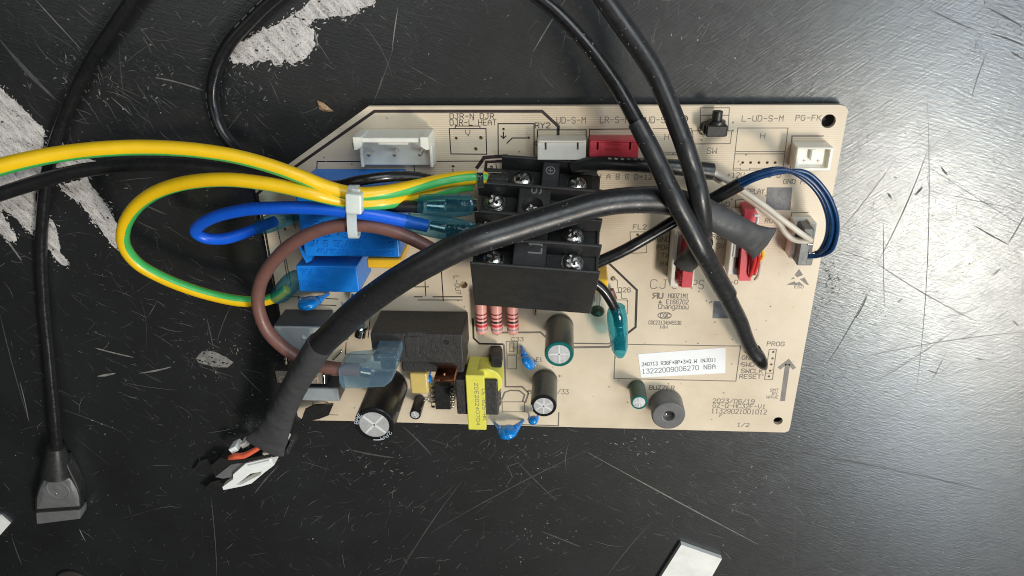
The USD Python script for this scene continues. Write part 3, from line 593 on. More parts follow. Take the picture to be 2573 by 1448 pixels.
for t in (('DJR-N DJR', 1131, 1241, 286, 299, 'ink', 1.7), ('DJR-L HEAT', 1131, 1247, 301.5, 315, 'ink', 1.7), ('V', 1170, 1181, 327, 339, 'ink_mid', 2), ('RY2', 1345, 1382, 309, 322, 'ink', 2),
          ('UD-S-M', 1399, 1471, 295, 310, 'ink_mid', 2), ('LR-S-M', 1508, 1580, 294, 309, 'ink_mid', 2), ('UD-S-M', 1622, 1697, 294, 309, 'ink_mid', 2), ('H', 1670, 1680, 337, 351, 'ink_mid', 2),
          ('SW', 1776, 1800, 372, 386), ('L-UD-S-M', 1864, 1967, 291, 305), ('H', 1910, 1921, 335, 348), ('PG-FK', 1999, 2062, 290, 303), ('PG', 888, 912, 360, 373, 'ink', 2),
          ('+12V A B C D', 1827, 1960, 434, 446), ('GND FK', 1968, 2030, 451, 462), ('DISPLAY', 1858, 1919, 475, 487), ('12V A B C D+12V', 1478, 1650, 438, 450, 'ink_mid', 2),
          ('FL2', 1591, 1624, 565, 576, 'ink_mid', 2), ('GND', 1652, 1682, 595, 607), ('POW', 1650, 1681, 616, 627), ('TX', 1662, 1679, 637, 648), ('RX', 1660, 1677, 658, 668),
          ('REC', 1790, 1818, 589, 601), ('5V', 1800, 1818, 612, 624), ('GND', 1800, 1832, 508, 519), ('ROOM', 1922, 1962, 550, 560), ('CJ', 1634, 1674, 703, 725, 'ink_grey', 2.2), ('e', 1688, 1700, 704, 725, 'ink_grey', 2.2), ('PS', 1738, 1767, 704, 726, 'ink_grey', 2.2),
          ('-0', 1834, 1853, 704, 714), ('HQDZ1M1', 1679, 1729, 738, 749, 'ink_mid', 1.8), ('E166702', 1674, 1729, 753, 764, 'ink_mid', 1.8), ('Changzhou', 1654, 1729, 764, 776, 'ink_mid', 1.8),
          ('CQC', 1659, 1682, 788, 798, 'ink_mid', 2.2), ('C0C23134945536', 1630, 1711, 806, 815, 'ink_mid', 1.5), ('HH', 1659, 1676, 818, 826, 'ink_mid', 1.6), ('D26', 1554, 1584, 723, 734, 'ink_mid', 2),
          ('PROG', 1927, 1970, 859, 869), ('+', 1868, 1876, 879, 889), ('GND', 1864, 1893, 894, 904), ('SWD', 1863, 1894, 911, 921), ('SWCLK', 1862, 1916, 927, 937), ('RESET', 1858, 1911, 941, 951),
          ('SMT', 1935, 1955, 977, 984, 'ink_grey', 1.3), ('BY', 1940, 1953, 986, 992, 'ink_grey', 1.3), ('WAVE', 1926, 1955, 994, 1001, 'ink_grey', 1.3),
          ('2023/06/19', 1791, 1895, 1002, 1012, 'ink_mid', 1.7), ('GZ-Q-HC32F-V1', 1791, 1923, 1014, 1024, 'ink_mid', 1.7), ('11329021001012', 1787, 1926, 1027, 1038, 'ink_mid', 1.7), ('F', 1808, 1814, 1041, 1048, 'ink_mid', 1.4), ('1/2', 1852, 1882, 1063, 1072, 'ink_mid', 1.7),
          ('BUZZER', 1631, 1694, 969, 979, 'ink_mid', 2.2), ('C33', 1286, 1315, 848, 857, 'ink_mid', 1.7), ('E1', 1348, 1362, 899, 908, 'ink_mid', 1.8), ('+', 1401, 1411, 940, 950, 'ink_mid', 1.6), ('/33', 1401, 1428, 979, 990, 'ink_mid', 1.6)):
    ptext(*t)
o = B(1140, 694); part(SUB, 'printed_text', sheet(letters('L-OUT', o, B(1146, 740) - o, B(1140, 694)[0] * 0 + np.array([B(1140, 694)[0] - B(1128, 694)[0], 0]) * -1 * -1, mm(1.9, P(1140, 700))), ZB), 'ink_mid', False)
# recognised-component mark: reversed R and U
o = B(1652, 750); ey = np.array([0, B(1652, 737)[1] - o[1]])
part(SUB, 'printed_mark', sheet(unary_union([letters('R', o, B(1640, 750) - o, ey, 0.42), letters('U', B(1655, 750), B(1665, 750) - B(1655, 750), ey, 0.42)]), ZB), 'ink_mid', False)
part(SUB, 'printed_mark', sheet(Polygon([B(1654, 762), B(1664, 762), B(1659, 754)]), ZB), 'ink_mid', False)
c = B(1670, 793); el = lambda a, b: Polygon([c + (a * math.cos(t), b * math.sin(t)) for t in np.linspace(0, 6.28, 40)[:-1]])
part(SUB, 'printed_mark', sheet(el(2.35, 1.35).difference(el(2.05, 1.08)), ZB), 'ink_mid', False)
tri = Polygon([B(1978, 716), B(2033, 716), B(2008, 676)])
part(SUB, 'printed_mark', sheet(tri.difference(LineString([B(1975, 712), B(2035, 688)]).buffer(0.5)).difference(LineString([B(1990, 690), B(2030, 722)]).buffer(0.35)).difference(Point(B(2003, 706)).buffer(0.7)), ZB), 'ink_grey', False)
ptext('ESD', 1996, 2018, 717, 724, 'ink_grey', 1.5)
part(SUB, 'printed_patch', sheet(Polygon([B(1927, 471), B(1991, 471), B(1986, 528), B(1924, 527)]), ZB), 'ink_patch', False)
part(SUB, 'printed_patch', sheet(Polygon([B(1793, 757), B(1848, 757), B(1846, 800), B(1790, 800)]), ZB), 'ink_patch', False)

# paper label
lp = [B(1603, 890), B(1823, 873), B(1822, 937), B(1611, 949)]
LB = part(BRD, 'paper_label', prism(Polygon(lp), ZB + 0.035, ZB + 0.11), 'label_paper', False, label='white paper label with two lines of printed numbers')
for t, a, b, hgt in (('340713 R36F*BP*3*Q W (NJ01)', (1613, 920), (1799, 908), 10), ('13222009006270 NBA', (1614, 939), (1797, 926), 13)):
    o, e = B(*a), B(*b); n = np.array([-(e - o)[1], (e - o)[0]]); n = n / np.linalg.norm(n) * mm(hgt, P(*a))
    part(LB, 'printed_text', prism(letters(t, o, e - o, n, 0.21), ZB + 0.112, ZB + 0.13), 'label_ink', False)

# ------------------------------------------------------------------ components soldered to the board
def up(px, py, h): return P(px, py, ZB + h)
def comp(name, label=None):
    p = number(BRD, name); x = UsdGeom.Xform.Define(stage, p); ORG[p] = np.zeros(3)
    if label: x.GetPrim().SetCustomDataByKey('label', label)
    return p

# white three-pin power header
c = comp('pin_header', 'white three-pin power header with a tall latch wall')
a, b = up(914, 416, 3.4), up(1093, 416, 3.4); y1 = P(1000, 324)[1]; x0, x1, y0 = a[0], b[0], a[1]
part(c, 'base', box(x0, x1, y0, y1, ZB, ZB + 3.4, 0.3), 'white_nylon')
wall = box(x0 + 2.2, x1 - 2.2, y1 - 1.4, y1, ZB + 3, ZB + 10.5, 0.2)
part(c, 'latch_wall', wall, 'white_nylon')
part(c, 'latch_catch', box((x0 + x1) / 2 - 4.5, (x0 + x1) / 2 + 4.5, y1 - 2.4, y1 - 1.42, ZB + 7.8, ZB + 9.4, 0.25), 'white_nylon')
for sx, xx in ((1, x0), (-1, x1)):
    pts = [(xx, y1 + 0.5), (xx + sx * 2.3, y1 + 0.5), (xx + sx * 2.3, y1 - 2.2), (xx + sx * 0.9, y1 - 3.2), (xx, y1 - 3.2)]
    part(c, 'side_wall', prism(pts, ZB + 3, ZB + 11.6), 'white_nylon')
    part(c, 'side_rail', box(xx, xx + sx * 0.9, y0 + 0.3, y1 - 3.2, ZB + 3.3, ZB + 6.5, 0.2), 'white_nylon')
for k in range(3):
    px = x0 + (x1 - x0) * (0.15 + 0.35 * k); part(c, 'pin', obox((px, y1 - 5.6, ZB + 5.6), I3, (0.55, 0.55, 3.4), 0.35), 'bright_metal')

def slot_header(name, label, x0p, x1p, yp, look, slots):
    c = comp(name, label)
    a, b = up(x0p, yp, 6.0), up(x1p, yp, 6.0); y1 = a[1]; y0 = y1 - 6.0
    body = box(a[0], b[0], y0, y1, ZB, ZB + 6.0, 0.25)
    cut = [box(x - 0.28, x + 0.28, y1 - 2.9, y1 - 0.5, ZB + 3.5, ZB + 8, 0.02) for x in (up(s, yp, 6)[0] for s in slots)]
    part(c, 'housing', diff(body, *cut), look)
    return c, a, b, y1
c, a, b, y1 = slot_header('plug_header', 'plain white connector half under the terminal block', 1350, 1473, 353, 'grey_nylon', (1371, 1452))
part(c, 'lip', box(a[0] + 0.3, b[0] - 0.3, y1 - 0.55, y1 - 0.05, ZB + 6.0, ZB + 6.35, 0.1), 'grey_nylon')
c, a, b, y1 = slot_header('plug_header', 'red connector half next to the white one', 1482, 1606, 353, 'red_nylon', (1502, 1584))
part(c, 'raised_frame', cat_(box(a[0] + 4.6, b[0] - 5.0, y1 - 1.2, y1 - 0.95, ZB + 6.0, ZB + 6.22, 0.05), box(a[0] + 4.6, b[0] - 5.0, y1 - 2.7, y1 - 2.45, ZB + 6.0, ZB + 6.22, 0.05)), 'red_nylon')
part(c, 'lip', box(a[0] + 0.2, b[0] - 0.2, y1 - 0.5, y1 - 0.05, ZB + 6.0, ZB + 6.35, 0.1), 'red_nylon')

# right-angle push button
c = comp('push_button', 'black right-angle push button at the upper edge')
a, b = up(1776, 321, 6.0), up(1827, 345, 6.0)
part(c, 'body', box(a[0], b[0], b[1], a[1] + 0.6, ZB, ZB + 6.0, 0.4), 'black_plastic')
cx = (a[0] + b[0]) / 2
part(c, 'plunger', cyl((cx + 0.1, a[1] + 0.3, ZB + 3.6), (cx + 0.1, P(1803, 279, ZB + 3.6)[1], ZB + 3.6), 1.55, 1.45), 'black_plastic')
part(c, 'collar', cyl((cx + 0.1, a[1] + 0.5, ZB + 3.6), (cx + 0.1, a[1] + 1.5, ZB + 3.6), 2.5), 'black_plastic')
part(c, 'cover', box(a[0] - 0.5, b[0] - 4.2, b[1] + 0.4, a[1] + 0.4, ZB, ZB + 4.4, 0.3), 'black_plastic')
for s in (-2.9, 2.6):
    q = spline([(cx + s, b[1] + 0.4, ZB + 2.6, 0.35, 1), (cx + s, b[1] - 0.5, ZB + 2.2, 0.35, 1), (cx + s + 0.1, b[1] - 0.9, ZB + 1.0, 0.35, 1), (cx + s + 0.1, b[1] - 0.6, ZB, 0.35, 1)], 12)
    part(c, 'lead', tube(q, 8), 'bright_metal')

# white two-pole socket in the corner
c = comp('corner_socket', 'white square open socket in the upper right corner')
a, b = up(2003, 371, 6.2), up(2086, 431, 6.2)
W = 0.9
out = box(a[0], b[0], b[1], a[1], ZB, ZB + 6.2, 0.3); inn = box(a[0] + W, b[0] - W, b[1] + W, a[1] - 0.5, ZB + 4.4, ZB + 9, 0.2)
part(c, 'housing', diff(out, inn), 'white_nylon')
mx = (a[0] + b[0]) / 2
part(c, 'key_rib', box(mx - 0.9, mx + 0.5, b[1] + W + 2.2, a[1] - 0.6, ZB + 4.2, ZB + 5.8, 0.25), 'white_nylon')
for s in (-1.25, 1.25): part(c, 'pin', obox((mx + s * 1.6, b[1] + 2.6, ZB + 4.0), I3, (0.32, 0.32, 1.0), 0.2), 'bright_metal')

# two signal headers with red plugs, header with grey plug
def wires(parent, name, spec, looks):
    for sp, lk in zip(spec, looks): part(parent, name, cable(sp, 40, 12)[0], lk)
c = comp('signal_header', 'narrow white header left of the slanting cables, red plug inside')
part(c, 'housing', diff(topbox(1692, 592, 1748, 722, 6.0), topbox(1699, 600, 1742, 716, 9.0, 2.0)), 'white_nylon')
part(c, 'back_wall', topbox(1688, 590, 1699, 722, 7.4), 'grey_nylon')
RP = part(c, 'red_plug', topbox(1716, 604, 1744, 724, 8.6, 1.6), 'red_nylon')
part(RP, 'latch', topbox(1706, 690, 1717, 722, 8.0, 3), 'red_nylon')
for k in range(4): part(RP, 'contact_slot', topbox(1707, 694 + 7 * k, 1716, 697 + 7 * k, 8.3, 7), 'hole')
c = comp('signal_header', 'narrow white header with red plug under the cut sleeve end')
part(c, 'housing', diff(topbox(1836, 540, 1888, 692, 6.0), topbox(1860, 548, 1880, 686, 9.0, 2.0)), 'grey_nylon')
part(c, 'white_face', topbox(1843, 600, 1858, 648, 6.4, 5.8), 'white_plastic')
RP = part(c, 'red_plug', prism([up(x, y, 8.8)[:2] for x, y in [(1872, 530), (1898, 524), (1908, 545), (1888, 690), (1886, 706), (1857, 706)]], ZB + 1.6, ZB + 8.8), 'red_nylon')
part(RP, 'rib', prism([up(x, y, 9.6)[:2] for x, y in [(1884, 640), (1906, 640), (1892, 690), (1880, 690)]], ZB + 8.7, ZB + 9.6), 'red_nylon')
part(RP, 'contact_window', topbox(1894, 540, 1910, 546, 9.3, 8.6), 'white_plastic'); part(RP, 'contact_window', topbox(1901, 546, 1907, 566, 9.3, 8.6), 'white_plastic')
part(RP, 'contact_window', topbox(1882, 658, 1888, 664, 9.5, 8.7), 'white_plastic')
wires(c, 'wire', [[(1915, 625, 18, 9), (1916, 645, 14, 9), (1908, 655, 12.5, 9), (1896, 660, 12, 9)], [(1906, 630, 18, 9), (1906, 655, 14, 9), (1895, 690, 12.8, 9)], [(1898, 632, 18, 9), (1896, 660, 15, 9), (1884, 695, 12.8, 9)], [(1912, 660, 13, 8), (1906, 690, 9, 8), (1898, 702, 5, 8)]], ['yellow_pvc', 'red_pvc', 'red_pvc', 'white_pvc'])
c = comp('sensor_header', 'white header at the right edge carrying a grey plug')
part(c, 'housing', diff(topbox(1990, 560, 2046, 652, 5.5), topbox(2004, 568, 2038, 646, 9, 2)), 'white_nylon')
part(c, 'white_face', topbox(1992, 610, 2001, 642, 6.0, 5.3), 'white_plastic')

# large blue film capacitor and the smaller blue one in front of it
def embossed(parent, t, p0, p1, hgt, z, look, sw=0.36):
    o, e = P(*p0, z)[:2], P(*p1, z)[:2]; n = np.array([-(e - o)[1], (e - o)[0]]); n = n / np.linalg.norm(n) * mm(hgt, P(*p0, z))
    part(parent, 'embossed_text', prism(letters(t, o, e - o, n, sw), z - 0.02, z + 0.32), look, False)
c = comp('film_capacitor', 'large blue box capacitor with moulded lettering')
h = 20.0; z = ZB + h
a, b = up(738, 474, h), up(1006, 648, h)
case = box(a[0], b[0], b[1], a[1], ZB + 0.6, z, 0.7, True)
part(c, 'case', case, 'blue_epoxy')
part(c, 'skirt', prism([up(x, y, h - 2.4)[:2] for x, y in [(748, 606), (790, 606), (783, 655), (770, 662), (758, 640)]], ZB + 6, z - 2.4), 'blue_epoxy')
for x in (a[0] + 3, b[0] - 3): part(c, 'lead', cyl((x, (a[1] + b[1]) / 2, ZB - 2.2), (x, (a[1] + b[1]) / 2, ZB + 1), 0.4), 'solder')
embossed(c, '4uF ~5% 450VAC', (752, 596), (922, 599), 17, z, 'blue_epoxy'); embossed(c, 'SH B 50/60Hz 0222', (780, 619), (992, 623), 15, z, 'blue_epoxy'); embossed(c, '40/70/21 S0 EN60252', (800, 637), (992, 643), 12, z, 'blue_epoxy', 0.3)
embossed(c, 'CBB61', (760, 572), (840, 575), 16, z, 'blue_epoxy')
c = comp('film_capacitor', 'smaller bright blue box capacitor in front of the large one')
h = 16.5; z = ZB + h
a, b = up(742, 668, h), up(904, 736, h)
part(c, 'case', box(a[0], b[0], b[1], a[1], ZB + 0.6, z, 0.45, True), 'blue_epoxy')
for x in (a[0] + 3, b[0] - 3): part(c, 'lead', cyl((x, (a[1] + b[1]) / 2, ZB - 2.2), (x, (a[1] + b[1]) / 2, ZB + 1), 0.4), 'solder')
embossed(c, '704 3H', (760, 692), (822, 693), 16, z, 'blue_epoxy'); embossed(c, '10F1A251', (755, 718), (818, 720), 13, z, 'blue_epoxy', 0.3)
sq = [up(x, y, h)[:2] for x, y in [(848, 680), (892, 681), (892, 716), (848, 715)]]
part(c, 'raised_square', prism(sq, z - 0.02, z + 0.12), 'blue_epoxy', False)

# yellow blocks
c = comp('yellow_capacitor', 'yellow block capacitor beside the large blue one')
part(c, 'case', topbox(922, 651, 1006, 675, 15, 0.5, 0.4), 'amber_block')
c = comp('yellow_capacitor', 'slim yellow capacitor half hidden by the terminal block')
part(c, 'case', topbox(1490, 704, 1528, 736, 13, 0.5, 0.4), 'amber_block')
c = comp('yellow_capacitor', 'glossy cream-yellow block capacitor')
part(c, 'case', topbox(1029, 938, 1076, 992, 7.5, 0.4, 1.0, True), 'cream_gloss')

# grey relays
c = comp('relay', 'grey relay at the left edge with a lit top')
part(c, 'case', topbox(691, 821, 816, 882, 12.4, 0.3, 0.4, True), 'relay_body')
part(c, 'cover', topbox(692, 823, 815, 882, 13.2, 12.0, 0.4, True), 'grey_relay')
part(c, 'pip', cyl(up(765, 847, 13.1), up(765, 847, 13.4), 0.9), 'grey_relay')
c = comp('relay', 'small grey relay at the lower left corner')
part(c, 'case', topbox(751, 975, 851, 1008, 8.2, 0.3, 0.4, True), 'relay_body')
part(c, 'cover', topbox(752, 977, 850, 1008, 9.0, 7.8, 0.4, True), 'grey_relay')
c = comp('rectifier', 'dark block with taupe lettered top at the left edge')
part(c, 'case', topbox(690, 932, 818, 966, 7.0, 0.2, 0.4), 'black_plastic')
tp = part(c, 'name_plate', topbox(694, 935, 812, 964, 7.25, 6.9, 0.1), 'taupe')
for ch, x in (('O', 705), ('M', 786)):
    o = up(x, 960, 7.25)[:2]; part(tp, 'raised_letter', prism(letters(ch, o, (1.9, 0), (0, 2.2), 0.45), ZB + 7.2, ZB + 7.45), 'tan_raise', False)
part(c, 'end_post', cyl(up(813, 940, 7.2), up(815, 964, 7.4), 0.55), 'bright_metal')
part(c, 'clip', cyl(up(716, 900, 4.5), up(719, 917, 6.0), 0.5), 'bright_metal')

# black power relay with blade tabs
c = comp('power_relay', 'large black power relay with upright blade tabs')
RC = part(c, 'case', topbox(934, 839, 1163, 912, 16, 0.3, 0.5, True), 'black_relay')
part(c, 'step', topbox(1010, 908, 1164, 936, 13.2, 0.3, 0.4), 'black_relay')
part(c, 'ridge', topbox(1022, 836, 1068, 846, 16.5, 15.5, 0.2), 'black_relay')
part(c, 'ridge', topbox(1018, 846, 1052, 900, 16.3, 15.5, 0.2), 'black_relay')
for px, py, r in ((1050, 886, 0.9), (1122, 860, 0.9)): part(c, 'moulding_dimple', lathe([(r, 0), (r, 0.12), (r * 0.65, 0.12), (r * 0.6, 0.02), (0.02, 0.02)], up(px, py, 16.0), n=20), 'black_plastic')
part(c, 'tab_slot', topbox(945, 846, 1008, 874, 16.08, 15.4, 0.05), 'hole')
a, b = up(1089, 958, 22), up(1142, 958, 22)
part(c, 'blade_tab', diff(box(a[0], b[0], a[1] - 0.45, a[1] + 0.45, ZB + 12, ZB + 22, 0.3), cyl(((a[0] + b[0]) / 2, a[1] - 2, ZB + 18.6), ((a[0] + b[0]) / 2, a[1] + 2, ZB + 18.6), 0.8, n=16)), 'copper', label='bare copper-coloured blade tab')
a, b = up(948, 900, 20), up(1002, 900, 20)
part(c, 'blade_tab', box(a[0], b[0], a[1] - 0.4, a[1] + 0.4, ZB + 14, ZB + 20, 0.3), 'bright_metal')

# fuse
c = comp('fuse', 'small silver capped fuse lying between the relays')
a, b = P(905, 790, ZB + 3), P(905, 846, ZB + 3)
part(c, 'end_cap', cyl((a[0], b[1] + 4.2, ZB + 3), (b[0], b[1], ZB + 3), 2.3, edge=0.5), 'bright_metal')
part(c, 'glass_tube', cyl((a[0], a[1] + 4, ZB + 3), (b[0], b[1] + 4.2, ZB + 3), 2.05), 'blue_boot')
part(c, 'end_cap', cyl((a[0], a[1] + 8.2, ZB + 3), (b[0], a[1] + 4, ZB + 3), 2.3, edge=0.5), 'bright_metal')
part(c, 'clip', box(a[0] - 0.5, a[0] + 0.5, b[1] - 1.0, b[1] + 2.4, ZB, ZB + 1.6, 0.2), 'bright_metal')

# electrolytic capacitors
def electrolytic(px, py, rpx, h, sleeve, rim, label, grooves=2, turn=0.3, stripe=None, marks=''):
    c = comp('electrolytic_capacitor', label)
    t = up(px, py, h); r = mm(rpx, t); z0 = ZB + 0.3; H = h - 0.3
    o = np.array([t[0], t[1], z0])
    prof = [(r * 0.9, 0), (r, 0.4), (r, 1.3), (r * 0.95, 1.7), (r, 2.2), (r, H - r * 0.10 - 0.2), (r * 0.975, H - 0.25), (r * 0.93, H), (r * 0.86, H + 0.02), (r * 0.84, H - 0.25)]
    part(c, 'sleeve', lathe(prof, o, n=48), sleeve)
    rp = [(r * 0.985, H - 0.35), (r * 0.94, H + 0.03), (r * 0.76, H + 0.05), (r * 0.735, H - 0.25), (r * 0.9, H - 0.4)]
    part(c, 'sleeve_rim', lathe(rp, o, n=48), rim)
    can = lathe([(0.9 * r, H - 0.9), (r * 0.76, H - 0.12), (r * 0.72, H - 0.10), (0.02, H - 0.04)], o, n=40)
    TOP = part(c, 'can_top', can, 'aluminium')
    for k in range(grooves):
        a = turn + k * math.pi / grooves; d = np.array([math.cos(a), math.sin(a), 0]); n = np.array([-d[1], d[0], 0])
        part(TOP, 'vent_groove', obox(o + (0, 0, H - 0.045), (d, n, (0, 0, 1)), (r * 0.70, r * 0.05, 0.05), 0.03), 'aluminium_groove')
    if stripe is not None:
        ang = np.linspace(stripe - 0.27, stripe + 0.27, 9)
        pr = [(r * 1.004, 1.0), (r * 1.004, H - 0.5), (r * 0.985, H - 0.2), (r * 0.93, H + 0.05), (r * 0.88, H + 0.06)]
        v = np.array([o + (q * math.cos(x), q * math.sin(x), tt) for q, tt in pr for x in ang]); k = len(ang)
        f = [g for i in range(len(pr) - 1) for j in range(k - 1) for g in ((i * k + j, i * k + j + 1, (i + 1) * k + j + 1), (i * k + j, (i + 1) * k + j + 1, (i + 1) * k + j))]
        part(c, 'polarity_stripe', trimesh.Trimesh(v, f, process=False), 'sleeve_print')
    for i, ch in enumerate(marks):
        if ch == ' ': continue
        a = 2.45 + i * 0.27 if i < 4 else -1.15 + (i - 4) * 0.30
        d = np.array([math.cos(a), math.sin(a)]); n = np.array([-d[1], d[0]]); q = o[:2] + d * r * 0.79
        w = 0.17 * r
        g = letters(ch, q + n * w * 0.5, -n * w, d * w, 0.2)
        part(c, 'printed_letter', prism(g, z0 + H + 0.04, z0 + H + 0.12), 'sleeve_print', False)
electrolytic(940, 1068, 51, 24, 'cap_sleeve_black', 'cap_sleeve_black', 'tall black electrolytic capacitor, largest on the board', 2, -0.75, -1.45, 'EAB AA2')
electrolytic(1405, 891, 37, 19, 'cap_sleeve_olive', 'cap_sleeve_green', 'olive and green electrolytic capacitor below the terminal block', 2, 0.05)
electrolytic(1366, 1021, 33, 16.5, 'cap_sleeve_olive', 'cap_sleeve_black', 'olive and black electrolytic capacitor near the lower edge', 3, 0.5, 3.3)
electrolytic(1606, 1012, 21, 10.2, 'green_epoxy', 'cap_sleeve_green', 'small green electrolytic capacitor beside the buzzer', 2, 0.1)
electrolytic(1043, 1043, 14.5, 10, 'cap_sleeve_black', 'cap_sleeve_black', 'smallest dark electrolytic capacitor', 2, 0.4)

# blue disc capacitors
def disc(px, py, rpx, h, label, turn=0.0, ears=1.0, thick=0.55):
    c = comp('disc_capacitor', label)
    t = up(px, py, h); r = mm(rpx, t); d = np.array([math.cos(turn), math.sin(turn), 0])
    part(c, 'body', ellipsoid(t, (r, r * thick, r * 1.02), turn), 'blue_gloss', True)
    for s in (-1, 1):
        p1 = t + d * s * r * 0.75 - (0, 0, r * 0.45); p2 = t + d * s * r * 1.05 * ears; p2[2] = max(ZB + 0.3, t[2] - r * 1.9)
        q = spline([(*p1, r * 0.42, 1), (*(p1 * 0.45 + p2 * 0.55), r * 0.22, 1), (*p2, r * 0.13, 1)], 14)
        part(c, 'leg', tube(q, 10), 'blue_gloss', True)
        part(c, 'lead', cyl((p2[0], p2[1], ZB - 2.2), (p2[0], p2[1], p2[2] + 0.2), 0.25), 'solder')
disc(776, 762, 28, 6.0, 'blue disc capacitor under the smaller blue box', 0.15, 1.4)
disc(1327, 910, 22, 5.5, 'blue disc capacitor standing left of the olive and green can', -0.9, 1.3)
disc(1276, 1086, 25, 6.5, 'blue disc capacitor overhanging the lower edge, with two splayed legs', 0.15, 1.45)
disc(1340, 1056, 13, 4.5, 'small blue disc capacitor at the lower edge', 0.2, 0.9, 0.8)
disc(1076, 953, 12, 5.0, 'small blue disc capacitor beside the cream-yellow block', 1.3, 1.0, 0.8)
c = comp('green_capacitor', 'dark green dipped capacitor under the terminal block')
t = up(1501, 782, 5); part(c, 'body', ellipsoid(t, (2.4, 1.7, 2.6)), 'green_epoxy', True)
for s in (-0.9, 0.9): part(c, 'lead', tube(spline([(t[0] + s, t[1] + 1, ZB + 4, 0.22, 1), (t[0] + s, t[1] + 3.2, ZB + 2.5, 0.22, 1), (t[0] + s, t[1] + 4.6, ZB, 0.22, 1)], 10), 8), 'solder')
c = comp('diode', 'small reddish diode right of the terminal block')
part(c, 'body', cyl(up(1534, 728, 2.0), up(1543, 752, 2.0), 1.1), 'brown_pvc')

# three pink resistors
for px in (1210, 1248, 1289):
    c = comp('resistor')
    a, b = P(px - 2, 735, ZB + 2.6), P(px, 838, ZB + 2.6); x = (a[0] + b[0]) / 2; L = a[1] - b[1]
    R = 2.05
    prof = [(0.5, 0), (R * 0.80, 0.35), (R * 0.98, 1.2), (R, 2.0), (R * 0.92, 3.0), (R * 0.92, L - 3.0), (R, L - 2), (R * 0.98, L - 1.2), (R * 0.8, L - 0.35), (0.5, L)]
    BD = part(c, 'body', lathe(prof, (x, b[1], ZB + 2.6), (0, 1, 0), 32), 'pink_body', 50)
    for tt, w, lk in ((2.2, 0.6, 'band_grey'), (3.7, 0.95, 'band_red'), (5.1, 0.75, 'band_black'), (6.5, 0.6, 'band_maroon'), (8.0, 0.5, 'band_maroon')):
        rb = R * (0.99 if tt < 2.5 else 0.93) + 0.03
        part(BD, 'colour_band', lathe([(rb - 0.25, tt - w / 2), (rb, tt - w / 2 + 0.02), (rb, tt + w / 2 - 0.02), (rb - 0.25, tt + w / 2)], (x, b[1], ZB + 2.6), (0, 1, 0), 32), lk)
    part(c, 'lead', tube(spline([(x, b[1] + 0.2, ZB + 2.6, 0.3, 1), (x, b[1] - 0.9, ZB + 2.0, 0.3, 1), (x, b[1] - 1.1, ZB, 0.3, 1)], 12), 10), 'solder')
    part(c, 'lead', tube(spline([(x, b[1] + L - 0.2, ZB + 2.6, 0.3, 1), (x, b[1] + L + 0.9, ZB + 2.0, 0.3, 1), (x, b[1] + L + 1.1, ZB, 0.3, 1)], 12), 10), 'solder')

# transformer
c = comp('transformer', 'transformer with black ferrite core wrapped in yellow tape')
CR = part(c, 'core', topbox(1146, 956, 1251, 1043, 12.3, 2, 0.5, True), 'black_relay')
part(c, 'bobbin', topbox(1182, 925, 1256, 1020, 4.0, 0.3, 0.4), 'black_plastic')
part(c, 'bobbin', topbox(1228, 890, 1258, 930, 6.0, 0.3, 0.4), 'black_plastic')
t = up(1222, 962, 11.0); r = mm(40, t)
part(c, 'winding', cyl((t[0], t[1], ZB + 3), (t[0], t[1], ZB + 11), r, n=40, edge=0.4), 'yellow_tape')
TP = part(c, 'tape', topbox(1173, 944, 1219, 1081, 13.6, 1.5, 0.25), 'yellow_tape')
for t_, x0p, x1p in (('ZDE20240704', 1184, 1190), ('CE-825-HK', 1203, 1206)):
    o = up(x0p + 8, 963 if t_[0] == 'Z' else 978, 13.6)[:2]; e = up(x1p + 8, 1068 if t_[0] == 'Z' else 1056, 13.6)[:2]
    n = np.array([-(e - o)[1], (e - o)[0]]); n = n / np.linalg.norm(n) * 1.15
    part(TP, 'printed_text', prism(letters(t_, o, e - o, n, 0.17), ZB + 13.6, ZB + 13.64), 'ink_mid', False)
for k in range(5):
    p = P(1258, 905 + 24 * k); part(c, 'pin', cyl((p[0], p[1], ZB - 2), (p[0], p[1], ZB + 2.4), 0.4), 'solder')

# switching chip with silver legs, transistor, varistor leaning at the corner
c = comp('power_chip', 'black eight-legged chip beside the transformer')
part(c, 'body', topbox(1092, 972, 1131, 1030, 4.0, 0.6, 0.3), 'black_plastic')
for k in range(5):
    for s, px in ((1, 1131), (-1, 1091)):
        p = up(px, 974 + 12.5 * k, 3.0); q = spline([(p[0] - s * 0.2, p[1], ZB + 2.5, 0.5, 0.5), (p[0] + s * 0.9, p[1], ZB + 2.5, 0.5, 0.5), (p[0] + s * 1.25, p[1], ZB + 1.2, 0.45, 0.6), (p[0] + s * 1.35, p[1], ZB, 0.35, 0.7)], 10)
        part(c, 'leg', tube(q, 8), 'bright_metal')
c = comp('transistor', 'small black transistor behind the transformer')
part(c, 'body', topbox(1234, 898, 1260, 925, 9, 3, 0.3), 'black_plastic')
for s in (-1, 0, 1): p = up(1247 + 8 * s, 905, 0); part(c, 'lead', cyl((p[0], p[1], ZB - 2), (p[0], p[1], ZB + 3.5), 0.3), 'solder')
c = comp('varistor', 'flat black varistor leaning over the lower left corner')
poly = [(792, 1019), (838, 1016), (826, 1044), (800, 1054), (757, 1061), (770, 1040), (768, 1030)]
part(c, 'body', hullof([up(x, y, 7.5) for x, y in poly] + [up(x, y, 5.0) + np.array([0, 0.6, 0]) for x, y in poly]), 'black_plastic')
for s in (790, 826): p = P(s, 1012); part(c, 'lead', tube(spline([(*up(s + 4, 1030, 6), 0.3, 1), (p[0], p[1], ZB + 4, 0.3, 1), (p[0], p[1], ZB - 2, 0.3, 1)], 12), 8), 'solder')
c = comp('buzzer', 'round black buzzer with a hole in its top at the lower edge')
